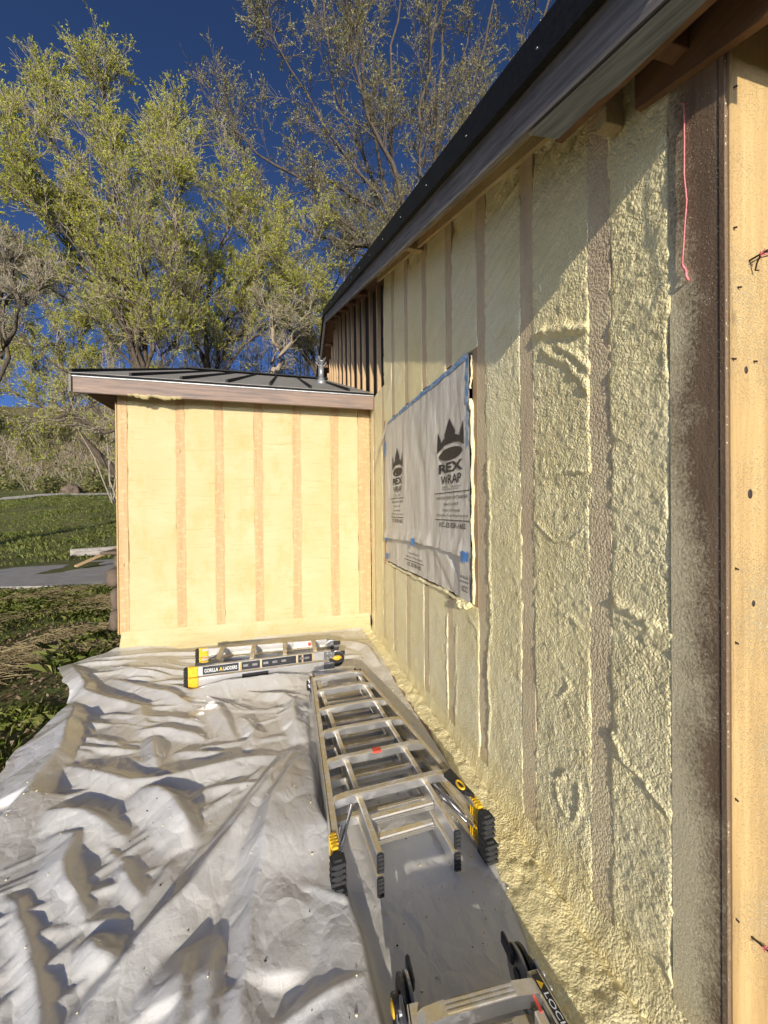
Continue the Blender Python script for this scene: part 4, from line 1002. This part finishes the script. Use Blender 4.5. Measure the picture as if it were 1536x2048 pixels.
# crumbs of foam and bits of dry debris lying on the plastic
def crumbs(name, n, mat, size, pick, label, flat_=.6):
    r_ = np.random.default_rng(77+n); Pf = SHEET_P.reshape(-1, 3); w_ = pick(Pf); c = Pf[r_.choice(len(Pf), n, p=w_/w_.sum())]
    base = np.array([(1, 0, 0), (-1, 0, 0), (0, 1, 0), (0, -1, 0), (0, 0, 1), (0, 0, -1)], float); fc = np.array([(0, 2, 4), (2, 1, 4), (1, 3, 4), (3, 0, 4), (2, 0, 5), (1, 2, 5), (3, 1, 5), (0, 3, 5)])
    sz = r_.uniform(size[0], size[1], (n, 1, 1))*np.array([1, 1, flat_]); a = r_.uniform(0, 2*pi, n); ca, sa = np.cos(a)[:, None], np.sin(a)[:, None]
    q = base[None]*r_.uniform(.5, 1.3, (n, 6, 1))*sz; q = np.stack([q[..., 0]*ca-q[..., 1]*sa, q[..., 0]*sa+q[..., 1]*ca, q[..., 2]], -1)
    V = c[:, None]+q+np.array([0, 0, .002]); F = (fc[None]+6*np.arange(n)[:, None, None]).reshape(-1, 3)
    np_mesh(name, V.reshape(-1, 3), F, mat, kind='stuff', label=label)
crumbs('foam_crumbs', 900, M_FOAM, (.0015, .006), lambda P: np.exp(-np.abs(.84-P[:, 0])/.16)*(P[:, 1] > .4)+.02, 'cream foam crumbs scattered over the plastic near the wall')
crumbs('debris', 160, M_NAIL, (.0015, .005), lambda P: 1.0*(P[:, 1] > .8), 'dark bits of debris on the plastic', .3)

# ------------------------------------------------------------------ trees
def tubes(paths, radii, sides):
    """paths (N,P,3), radii (N,P) -> vertices, faces of open tapered tubes"""
    N, Pn, _ = paths.shape
    t = np.gradient(paths, axis=1); t /= np.linalg.norm(t, axis=2, keepdims=True)+1e-9
    ref = np.where(np.abs(t[..., 2:3]) < .9, np.array([0, 0, 1.]), np.array([1., 0, 0]))
    a = np.cross(t, ref); a /= np.linalg.norm(a, axis=2, keepdims=True)+1e-9; b = np.cross(t, a)
    ang = np.arange(sides)*2*pi/sides
    V = paths[:, :, None, :] + radii[:, :, None, None]*(a[:, :, None, :]*np.cos(ang)[None, None, :, None]+b[:, :, None, :]*np.sin(ang)[None, None, :, None])
    i = np.arange(N*Pn*sides).reshape(N, Pn, sides); j = np.roll(i, -1, axis=2)
    F = np.stack([i[:, :-1], j[:, :-1], j[:, 1:], i[:, 1:]], -1).reshape(-1, 4)
    return V.reshape(-1, 3), F
def spawn(par, prad, per, lens, ang, tmin, Pn, rr, upw, wob, rscale=.55, droop=0.0):
    """children along parent paths: returns paths (N*per,Pn,3) and radii"""
    N, Q, _ = par.shape; M_ = N*per
    t = rr.uniform(tmin, 1.0, M_)**.8; k = np.repeat(np.arange(N), per); f = t*(Q-1); i = np.minimum(f.astype(int), Q-2); fr = (f-i)[:, None]
    p0 = par[k, i]*(1-fr)+par[k, i+1]*fr; r0 = (prad[k, i]*(1-fr[:, 0])+prad[k, i+1]*fr[:, 0])*rscale
    tg = par[k, i+1]-par[k, i]; tg /= np.linalg.norm(tg, axis=1, keepdims=True)+1e-9
    rd = rr.normal(size=(M_, 3)); rd -= tg*(rd*tg).sum(1, keepdims=True); rd /= np.linalg.norm(rd, axis=1, keepdims=True)+1e-9
    an = rr.normal(ang, .22, M_)[:, None]; d = tg*np.cos(an)+rd*np.sin(an)
    L = rr.uniform(lens[0], lens[1], M_)*(1.15-.55*t); st_ = (L/(Pn-1))[:, None]
    P = np.zeros((M_, Pn, 3)); P[:, 0] = p0
    for s in range(1, Pn):
        d = d + rr.normal(0, wob, (M_, 3)); d[:, 2] += upw - droop*s/Pn; d /= np.linalg.norm(d, axis=1, keepdims=True)+1e-9
        P[:, s] = P[:, s-1]+d*st_
    R = r0[:, None]*np.linspace(1, .35, Pn)[None]
    return P, R
def leaves(pts, dirs, size, rr, aspect=.42):
    n = len(pts); L = rr.uniform(size[0], size[1], n)[:, None]
    d = dirs+rr.normal(0, .55, (n, 3)); d /= np.linalg.norm(d, axis=1, keepdims=True)+1e-9
    s = np.cross(d, rr.normal(size=(n, 3))); s /= np.linalg.norm(s, axis=1, keepdims=True)+1e-9
    V = np.stack([pts, pts+d*L*.55+s*L*aspect*.5, pts+d*L, pts+d*L*.55-s*L*aspect*.5], 1)
    return V.reshape(-1, 3), np.arange(n*4).reshape(n, 4)
def smooth_path(l, n=14):
    P = np.array(l, float); t = np.linspace(0, len(P)-1, n); out = np.zeros((n, 3)); m = len(P)
    for q, tt in enumerate(t):
        i = min(int(tt), m-2); f = tt-i; p0, p1, p2, p3 = P[max(i-1, 0)], P[i], P[i+1], P[min(i+2, m-1)]
        out[q] = .5*((2*p1)+(-p0+p2)*f+(2*p0-5*p1+4*p2-p3)*f*f+(-p0+3*p1-3*p2+p3)*f**3)
    return out
def tree(name, label, limbs, seed, r0=.30, n=(13, 8, 5), lens=((1.6, 3.6), (.6, 1.5), (.25, .6)), leafn=10, leaf=(.07, .13), barkm=None, leafm=None, twigr=.007, upw=.10, droop=0.0, leaf_from=.0, topbias=None, group='trees behind the shed', foot=None, twigm=None):
    rr = np.random.default_rng(seed); barkm = barkm or M_BARK; leafm = leafm or M_LEAF
    L0 = np.stack([smooth_path(l) for l in limbs]); L0[:, 2:-1] += rr.normal(0, .12, L0[:, 2:-1].shape)
    base = L0[0, 0].copy(); ft = foot or (base[0]+.3, base[1]); gz = float(terr(*ft))
    root = empty(name, (ft[0], ft[1], gz), label, 'tree', group); ut = lambda o: under(o, root)
    R0 = np.linspace(1, .16, L0.shape[1])[None]*r0*rr.uniform(.5, .95, len(limbs))[:, None]
    tr = np.stack([np.linspace([ft[0], ft[1], gz-.2], base, 8)]); tR = np.linspace(r0*2.0, r0*1.35, 8)[None]
    V1, F1 = tubes(tr, tR, 12); V2, F2 = tubes(L0, R0, 8)
    ut(np_mesh('trunk', np.concatenate([V1, V2]), np.concatenate([F1, F2+len(V1)]), barkm, root, smooth=True))
    P1, R1 = spawn(L0, R0, n[0], lens[0], .55, .03, 9, rr, upw, .13, .5)
    P2, R2 = spawn(P1, R1, n[1], lens[1], .60, .12, 6, rr, upw*.7, .16, .55, droop)
    P3, R3 = spawn(P2, R2, n[2], lens[2], .60, .15, 5, rr, .02, .16, .6, droop*1.5)
    R1 = np.maximum(R1*.8, .014); R2 = np.maximum(R2*.8, .009); R3 = np.maximum(R3, twigr)
    V, F = tubes(P1, R1, 5); ut(np_mesh('branches', V, F, barkm, root, smooth=True, kind='stuff'))
    Va, Fa = tubes(P2[:, [0, 2, 3, 5]], R2[:, [0, 2, 3, 5]], 3); Vb, Fb = tubes(P3[:, [0, 2, 4]], R3[:, [0, 2, 4]], 3)
    ut(np_mesh('twigs', np.concatenate([Va, Vb]), np.concatenate([Fa, Fb+len(Va)]), twigm or M_TWIG, root, kind='stuff'))
    # leaves gather in clumps along the fine twigs
    keep = rr.uniform(size=len(P3)) < np.clip(.30+1.2*(.5+.5*vnoise(P3[:, 0, 0]*.7+seed, P3[:, 0, 2]*.7+P3[:, 0, 1]*.3, 140)), 0, 1)
    Q = P3[keep]; m = len(Q)*leafn
    k = np.repeat(np.arange(len(Q)), leafn); f = rr.uniform(leaf_from, 1, m)*(Q.shape[1]-1); i = np.minimum(f.astype(int), Q.shape[1]-2); fr = (f-i)[:, None]
    pts = Q[k, i]*(1-fr)+Q[k, i+1]*fr+rr.normal(0, .02, (m, 3)); dr = Q[k, i+1]-Q[k, i]; dr /= np.linalg.norm(dr, axis=1, keepdims=True)+1e-9
    V, F = leaves(pts, dr, leaf, rr); ut(np_mesh('crown', V, F, leafm, root, kind='stuff'))
    return root
T1 = [[(-6.01,19.15,7.53),(-6.92,19.1,10.59),(-8.53,19.24,14.07),(-10.17,19.38,16.59),(-11.96,19.56,18.8)],[(-6.01,19.15,7.53),(-6.74,19.41,10.99),(-8.02,19.8,14.14),(-9.73,20.32,17.53),(-10.48,20.58,21.0)],
 [(-6.07,19.16,7.53),(-6.45,19.13,11.54),(-7.3,19.23,14.93),(-7.63,19.18,18.05),(-7.0,18.83,20.0)],[(-5.9,19.12,7.53),(-5.86,19.25,11.69),(-5.69,19.34,15.0),(-5.4,19.37,17.6),(-5.3,19.47,18.6)],
 [(-6.11,19.17,7.53),(-8.08,19.9,11.75),(-10.55,20.74,14.59),(-13.73,21.76,16.81)],[(-5.86,19.11,7.53),(-4.8,18.14,10.37),(-4.2,17.4,13.2),(-3.9,16.9,15.0)],
 [(-6.16,19.19,7.53),(-7.48,18.8,9.3),(-9.09,18.48,10.39),(-10.72,18.17,10.57)],[(-5.69,19.06,7.2),(-4.9,19.34,8.95),(-4.2,19.63,11.0),(-4.1,20.08,12.6)],[(-6.0,19.1,7.4),(-6.9,18.6,10.0),(-8.2,18.2,12.4),(-9.6,17.9,13.6)],
 [(-5.95,19.1,7.4),(-5.9,18.5,10.2),(-6.3,18.0,13.4),(-6.6,17.7,16.4)]]
tree('willow_tree', 'tall leafy yellow-green tree standing behind the left of the shed', T1, 11, .13, (26, 11, 5), ((1.1, 3.2), (.5, 1.6), (.25, .7)), 14, (.05, .11), upw=.12)
T1b = [[(-5.51,17.45,3.47),(-6.58,17.65,4.77),(-7.65,17.85,6.06),(-8.47,17.99,6.93),(-9.46,18.18,8.0),(-10.36,18.33,8.76)],[(-5.6,17.4,3.4),(-6.3,17.2,4.4),(-7.6,17.0,4.9),(-8.8,16.9,4.6)]]
tree('leaning_tree', 'dark bare tree leaning out past the shed eave', T1b, 12, .13, (18, 10, 6), ((.8, 2.2), (.4, 1.2), (.2, .5)), 6, (.06, .10), leafm=M_LEAF, upw=-.03, droop=.25)
T2 = [[(-3.86,22.73,8.54),(-4.22,22.5,12.2),(-3.15,21.9,15.2),(-2.5,21.37,17.6),(-2.62,21.1,18.6)],[(-3.86,22.73,8.54),(-3.7,23.56,12.22),(-1.24,23.8,16.0),(-.4,24.3,18.4)],[(-3.73,22.69,8.54),(-2.24,22.27,11.5),(.95,21.41,14.44),(2.01,21.1,16.29)],
 [(-3.91,22.74,8.54),(-5.01,23.63,12.1),(-6.1,24.5,14.69),(-6.66,25.24,16.6)],[(-3.6,22.66,8.54),(-.92,21.92,11.49),(1.45,21.25,12.79)],[(-3.7,22.7,8.5),(-3.0,22.0,11.0),(-1.4,21.6,13.6),(-.6,21.4,15.4)]]
tree('willow_tree', 'half-leafed tree standing behind the middle of the shed roof', T2, 13, .14, (24, 11, 6), ((1.2, 3.4), (.5, 1.7), (.25, .7)), 7, (.08, .14))
T3 = [[(8.26,22.7,9.45),(7.22,23.24,19.91),(6.8,23.6,27.37),(7.48,23.68,33.98),(7.97,23.8,39.74)],[(8.26,22.7,9.45),(6.87,22.67,18.2),(4.45,22.88,21.54),(1.7,23.18,25.62),(-.2,23.35,28.8),(-.9,23.17,31.0)],
 [(8.26,22.7,9.45),(6.89,23.27,18.62),(4.21,24.14,21.45),(-.06,25.42,23.21),(-2.6,26.32,25.6),(-4.2,27.11,28.0)],[(8.26,22.7,9.45),(8.54,23.24,18.57),(10.05,23.46,25.14),(11.79,23.62,31.98),(13.42,23.8,39.09)],
 [(8.26,22.7,9.45),(8.96,22.6,17.57),(12.05,21.86,22.88),(15.16,21.13,29.15),(17.65,20.54,33.56)],[(8.26,22.7,9.45),(6.65,23.54,19.72),(3.71,24.72,27.4),(2.73,25.39,34.63),(2.65,25.81,39.74)],
 [(8.26,22.7,9.45),(6.9,23.36,17.11),(3.9,24.4,18.26),(-.09,25.71,20.41),(-1.97,26.47,21.6)],[(8.26,22.7,9.45),(8.42,22.03,18.02),(7.96,21.5,24.04),(8.62,20.69,29.1),(8.68,20.02,33.0)],
 [(8.26,22.7,9.45),(7.25,23.4,17.83),(5.57,24.28,26.15),(5.09,24.84,32.75),(5.4,25.2,40.2)],[(8.26,22.7,9.45),(7.0,22.8,15.4),(5.0,22.4,17.0),(2.6,22.0,18.6)],[(8.2,22.7,12.0),(7.2,22.2,19.5),(4.6,21.4,24.4),(3.6,21.0,29.0)],
 [(8.3,22.6,11.0),(8.8,22.4,18),(9.2,21.8,25),(9.5,21.3,32),(9.6,21,36)],[(8.3,22.6,11.0),(9.5,22,19),(11.2,21.2,26),(12.4,20.6,32),(13,20.2,35)],[(8.3,22.6,11.0),(10,21.8,18.5),(12.6,20.8,24),(14.8,19.9,30),(15.6,19.5,33)]]
tree('cottonwood_tree', 'huge sparse grey-twigged tree rising behind the black roof edge', T3, 14, .24, (20, 10, 6), ((1.8, 5.0), (.7, 2.4), (.3, .9)), 5, (.09, .15), leafm=M_LEAF2, twigr=.010, upw=.06, droop=.06, twigm=M_TWIGD, group='trees behind the house roof')
T4 = [[(-.65,15.69,5.0),(-.24,15.63,7.4),(-.09,15.64,8.6),(.5,15.51,9.8)],[(-.39,15.63,6.8),(.18,15.36,7.9),(1.0,14.98,8.9)],[(-.2,15.58,7.6),(-.45,15.36,8.7),(-.8,15.17,9.3)]]
tree('pale_tree', 'small tree with pale trunk above the shed ridge', T4, 15, .13, (12, 7, 4), ((.4, 1.1), (.25, .7), (.15, .35)), 4, (.05, .09), barkm=M_BARKP, leafm=M_LEAF2)
T5 = [[(-9.41,15.89,4.0),(-9.32,16.13,8.02),(-9.19,16.35,9.54),(-9.24,16.63,11.11)],[(-9.24,15.85,6.6),(-8.56,15.65,8.3),(-7.96,15.47,9.2)],[(-9.07,15.81,8.0),(-9.79,16.23,9.73),(-10.19,16.57,11.09)]]
tree('bare_tree', 'thin dark bare tree at the left edge of the picture', T5, 16, .11, (14, 9, 5), ((.5, 1.5), (.3, .9), (.2, .4)), 2, (.05, .09), leafm=M_LEAF2, foot=(-12.6, 14.6))
T6 = [[(2.41,26.28,10.19),(2.83,26.72,14.48),(4.29,26.89,18.93),(5.44,27.13,22.82)],[(2.41,26.28,10.19),(1.49,26.98,14.11),(-.14,27.86,17.48)],[(2.41,26.28,10.19),(4.56,26.62,15.33),(6.83,26.93,19.35)],[(2.41,26.28,10.2),(.6,26.0,12.6),(-1.6,25.8,14.6)]]
tree('cottonwood_tree', 'twiggy tree with few leaves seen just left of the gable peak', T6, 17, .18, (20, 11, 7), ((1.2, 3.2), (.5, 1.5), (.3, .7)), 5, (.09, .15), leafm=M_LEAF2, group='trees behind the house roof')
T7 = [[(-15.36,32.94,8.0),(-15.59,32.88,13.0),(-16.53,33.0,16.5),(-17.46,33.11,18.2)],[(-15.36,32.94,8.0),(-14.57,33.39,14.0),(-14.11,33.91,17.0)],[(-15.36,32.94,8.3),(-17.37,33.37,12.0),(-19.8,33.69,14.4)],[(-15.36,32.94,8.3),(-13.63,33.41,12.6),(-11.9,33.95,15.6)],[(-15.3,32.9,8),(-18.5,33,10),(-21.5,33,11)],[(-15.3,32.9,8),(-12.5,33,10.2),(-10,33,11.6)]]
tree('willow_tree', 'farther grey-green tree filling the gap above the hill', T7, 18, .16, (20, 11, 7), ((1.4, 3.6), (.6, 1.8), (.3, .8)), 7, (.09, .16), foot=(-10.3, 33.6))

# thicket closing the view low down behind the shed
rr = np.random.default_rng(33); n = 330
c = np.stack([rr.uniform(-12.5, 9, n), rr.uniform(31, 37, n)], -1); hgt = rr.uniform(8, 19, n)*(.75+.25*vnoise(c[:, 0]*.4, c[:, 1]*.4, 145))
p0 = np.column_stack([c, terr(c[:, 0], c[:, 1])]); d = rr.normal(0, .16, (n, 3)); d[:, 2] = 1
L0 = p0[:, None]+d[:, None]*np.linspace(0, 1, 8)[None, :, None]*hgt[:, None, None]; L0[:, 1:] += np.cumsum(rr.normal(0, .13, (n, 7, 3)), 1)
R0 = np.linspace(.05, .015, 8)[None].repeat(n, 0); P1, R1 = spawn(L0, R0, 9, (.8, 2.6), .6, .3, 5, rr, .05, .2); P2, R2 = spawn(P1, R1, 5, (.3, 1.0), .6, .2, 4, rr, .0, .2)
parts = [tubes(L0, R0, 4), tubes(P1[:, [0, 2, 4]], np.maximum(R1, .014)[:, [0, 2, 4]], 3), tubes(P2[:, [0, 1, 3]], np.maximum(R2, .012)[:, [0, 1, 3]], 3)]; off = 0; VV = []; FF = []
for v_, f_ in parts: VV.append(v_); FF.append(f_+off); off += len(v_)
np_mesh('far_thicket', np.concatenate(VV), np.concatenate(FF), M_TWIG, kind='stuff', label='mass of bare grey stems far behind the shed')
k = rr.uniform(size=len(P2)) < .55; Q = P2[k]; V, F = leaves(Q[:, 1:].reshape(-1, 3), rr.normal(size=(len(Q)*3, 3)), (.10, .22), rr); np_mesh('thicket_leaves', V, F, M_LEAF2, kind='stuff', label='sparse young leaves on the far thicket')

# ------------------------------------------------------------------ hillside brush, shrubs, boulder
rr = np.random.default_rng(31)
def brush(n, xr, yr, seed, size, hgt, per):
    r_ = np.random.default_rng(seed)
    c = np.stack([r_.uniform(*xr, n), r_.uniform(*yr, n)], -1); c = c[(.25*c[:, 0]+.968*c[:, 1]) > 43]; n = len(c)
    z = terr(c[:, 0], c[:, 1]); k = np.repeat(np.arange(n), per); h = r_.uniform(*hgt, n)
    q = r_.normal(size=(n*per, 3)); q /= np.linalg.norm(q, axis=1, keepdims=True); q *= r_.uniform(.3, 1, (n*per, 1))**.5
    pts = np.column_stack([c[k], z[k]+h[k]*.45])+q*np.column_stack([h[k]*.62, h[k]*.62, h[k]*.55])
    return leaves(pts, q, size, r_, .6)
V, F = brush(1500, (-75, 12), (40, 95), 32, (.22, .5), (.9, 2.8), 36)
np_mesh('hillside_brush', V, F, M_BRUSH, kind='stuff', label='olive and brown brush covering the far hillside')
n = 6500; c = np.stack([rr.uniform(-75, 10, n), rr.uniform(40, 90, n)], -1); c = c[(.25*c[:, 0]+.968*c[:, 1]) > 44]; n = len(c)
p0 = np.column_stack([c, terr(c[:, 0], c[:, 1])]); d = rr.normal(0, .45, (n, 3)); d[:, 2] = 1; P = p0[:, None]+d[:, None]*np.linspace(0, 1, 4)[None, :, None]*rr.uniform(1, 3.4, (n, 1, 1)); P[:, 1:] += rr.normal(0, .12, P[:, 1:].shape)
V, F = tubes(P, np.linspace(.035, .015, 4)[None].repeat(n, 0), 3)
np_mesh('hillside_twigs', V, F, M_TWIG, kind='stuff', label='grey bare stems standing in the hillside brush')
for (x, y, h, m, lab, sd) in ((-24.7, 49.8, 2.0, M_BRUSH, 'round olive shrub at the foot of the hill, left of the boulder', 1), (-20.3, 49.9, 2.2, M_BRUSH, 'olive shrub at the foot of the hill beside the shed corner', 2)):
    r_ = np.random.default_rng(40+sd); z = float(terr(x, y)); e = empty('shrub', (x, y, z), lab, 'shrub', 'shrubs at the foot of the hill'); ue = lambda o: under(o, e)
    q = r_.normal(size=(900, 3)); q /= np.linalg.norm(q, axis=1, keepdims=True); q *= r_.uniform(.2, 1, (900, 1))**.4
    V, F = leaves(np.array([x, y, z+h*.45])+q*np.array([h*.6, h*.6, h*.5]), q, (.15, .32), r_, .6); ue(np_mesh('foliage', V, F, m, e))
    P = np.array([x, y, z])+np.concatenate([np.zeros((14, 1, 3)), (r_.normal(0, .3, (14, 3))+np.array([0, 0, .7]))[:, None]*h*.5, (r_.normal(0, .4, (14, 3))+np.array([0, 0, 1]))[:, None]*h*.8], 1)
    V, F = tubes(P, np.linspace(.05, .02, 3)[None].repeat(14, 0), 4); ue(np_mesh('stems', V, F, M_BARK, e))
def rock(name, c, s, seed, mat, **kw):
    bm = bmesh.new(); bmesh.ops.create_icosphere(bm, subdivisions=4, radius=1); r_ = random.Random(seed)
    for q in bm.verts:
        n_ = 1+.28*float(fbm(q.co.x*1.6+seed, q.co.y*1.6+q.co.z*1.1, 4, 150)); q.co = Vector((c[0]+q.co.x*s[0]*n_, c[1]+q.co.y*s[1]*n_, c[2]+q.co.z*s[2]*n_))
    mb = MB(); mb.frombm(bm); return mb.build(name, mat, None, True, **kw)
rock('boulder', (-22.3, 48.6, float(terr(-22.3, 48.6))+.3), (1.0, .8, .7), 3, M_STONE, label='brown boulder at the foot of the brushy hill', cat='boulder')

# ------------------------------------------------------------------ timber lying on the concrete pad
m = MB(); m.tube([(-6.5, 14.1, .12), (-5.4, 14.7, .13), (-4.2, 15.6, .12), (-3.0, 16.4, .12)], [.11, .12, .11, .09], 12); m.build('log', M_LOG, None, True, label='weathered grey log lying at the edge of the concrete pad', cat='log')
m = MB(); m.tube([(-6.2, 13.75, .10), (-5.0, 14.2, .11), (-3.4, 15.1, .11)], [.07, .085, .06], 10); m.build('log', M_LOG, None, True, label='thinner grey log lying in front of the larger one', cat='log')
m = MB(); m.beam((-5.0, 11.1, .05), (-4.0, 12.2, .62), (.05, -.045, 0), (0, 0, .02)); m.build('plank', M_BARE, None, label='narrow plank propped over the grey log', cat='plank')
for k, (x, y, rx) in enumerate(((-3.9, 12.35, .2), (-3.6, 12.7, .15))):
    pass
m = MB(); m.tube([(-4.1, 12.1, .0), (-4.05, 12.3, .56)], [.05, .045], 8); m.build('stake', M_LOG, None, label='short stake under the upper end of the plank', cat='stake')

# ------------------------------------------------------------------ grass and straw
def blades(n, xr, yr, seed, hgt, wd, keepf, lean=.45, clump=2.0):
    r_ = np.random.default_rng(seed); x = r_.uniform(*xr, n); y = r_.uniform(*yr, n)
    k = keepf(x, y) & (r_.uniform(size=n) < np.clip(.55+.8*vnoise(x*clump, y*clump, 160+seed), .12, 1)); x, y = x[k], y[k]; n = len(x)
    z = terr(x, y)-.01; h = r_.uniform(*hgt, n)*(.8+.5*vnoise(x*.9, y*.9, 170))
    a = r_.uniform(0, 2*pi, n); d = np.stack([np.cos(a), np.sin(a)], -1)*(h*r_.uniform(.2, 1, n)*lean*1.6)[:, None]
    s = np.stack([-np.sin(a), np.cos(a)], -1)*(r_.uniform(.6, 1.2, n)*wd)[:, None]
    b = np.stack([x, y], -1); m_ = b+d*.35; t = b+d
    V = np.stack([np.column_stack([b-s, z]), np.column_stack([b+s, z]), np.column_stack([m_+s*.7, z+h*.62]), np.column_stack([t, z+h*(1-.25*lean)]), np.column_stack([m_-s*.7, z+h*.62])], 1)
    i = np.arange(n*5).reshape(n, 5)
    return V.reshape(-1, 3), i
def off_slab(x, y): return ~((x > -1.50) & (y < 4.4)) & ~((x > -1.72) & (y >= 4.2))
def in_pad(x, y): return (y > 8.75) & (y < 13.7) & (x > -10.5) & ((y-13.6) < (x+1.5)*.33+1.0) & ((y-8.6) > -(x+3.2)*.22-.1)
near = lambda x, y: off_slab(x, y) & ~in_pad(x, y) & (x < -1.45)
V, F = blades(115000, (-7.5, -1.5), (.6, 9.2), 51, (.04, .13), .0022, lambda x, y: near(x, y) & (vnoise(x*1.1+2, y*1.1, 161) > -.30), .7, 2.2)
np_mesh('near_grass', V, F, M_GRASS, kind='stuff', label='uneven green grass beside the patio')
V, F = blades(9000, (-3.2, -1.5), (2.0, 5.6), 53, (.10, .24), .0028, lambda x, y: near(x, y) & ((np.hypot(x+1.85, (y-4.6)*.8) < .42) | (np.hypot(x+1.9, (y-2.9)*.7) < .42)), .8, 3)
np_mesh('tall_grass', V, F, M_GRASS, kind='stuff', label='taller green grass tufts beside the stone corner and sheet')
V, F = blades(95000, (-26, 3), (12, 42), 52, (.08, .20), .007, lambda x, y: ~in_pad(x, y) & ((x < -1.7) | (y > 13)) & (x < -1.4), .6, .5)
np_mesh('lawn_grass', V, F, M_GRASS, kind='stuff', label='bright green lawn beyond the concrete pad')
n = 13000; r_ = np.random.default_rng(55); x = np.concatenate([r_.uniform(-5.5, -1.55, n), r_.normal(-2.4, .5, 6500)]); y = np.concatenate([r_.uniform(1.8, 8.6, n), r_.normal(4.2, .8, 6500)]); k = near(x, y) & (vnoise(x*1.0+7, y*1.0, 162) > -.15); x, y = x[k], y[k]; n = len(x)
a = r_.uniform(0, 2*pi, n); L = r_.uniform(.06, .34, n); z = terr(x, y)+r_.uniform(.0, .05, n)
P = np.stack([np.column_stack([x, y, z]), np.column_stack([x+np.cos(a)*L*.5, y+np.sin(a)*L*.5, z+.02+r_.uniform(0, .04, n)]), np.column_stack([x+np.cos(a+.2)*L, y+np.sin(a+.2)*L, z+r_.uniform(-.01, .05, n)])], 1)
V, F = tubes(P, r_.uniform(.0015, .004, (n, 1)).repeat(3, 1), 3); np_mesh('straw_litter', V, F, M_STRAW, kind='stuff', label='dry straw and dead stems strewn over the grass')
n = 7000; x = r_.uniform(-4.5, -1.55, n); y = r_.uniform(1.8, 6.5, n); k = near(x, y) & (vnoise(x*1.1+2, y*1.1, 161) < .05); x, y = x[k], y[k]; n = len(x)
V, F = leaves(np.column_stack([x, y, terr(x, y)+.012]), np.stack([np.cos(x*99), np.sin(y*99), 0*x+.2], -1), (.015, .05), r_, .6)
np_mesh('leaf_litter', V, F, leafy('brown_litter', (.13, .085, .05), (.24, .17, .11), .0), kind='stuff', label='brown dead leaves and soil litter beside the patio')
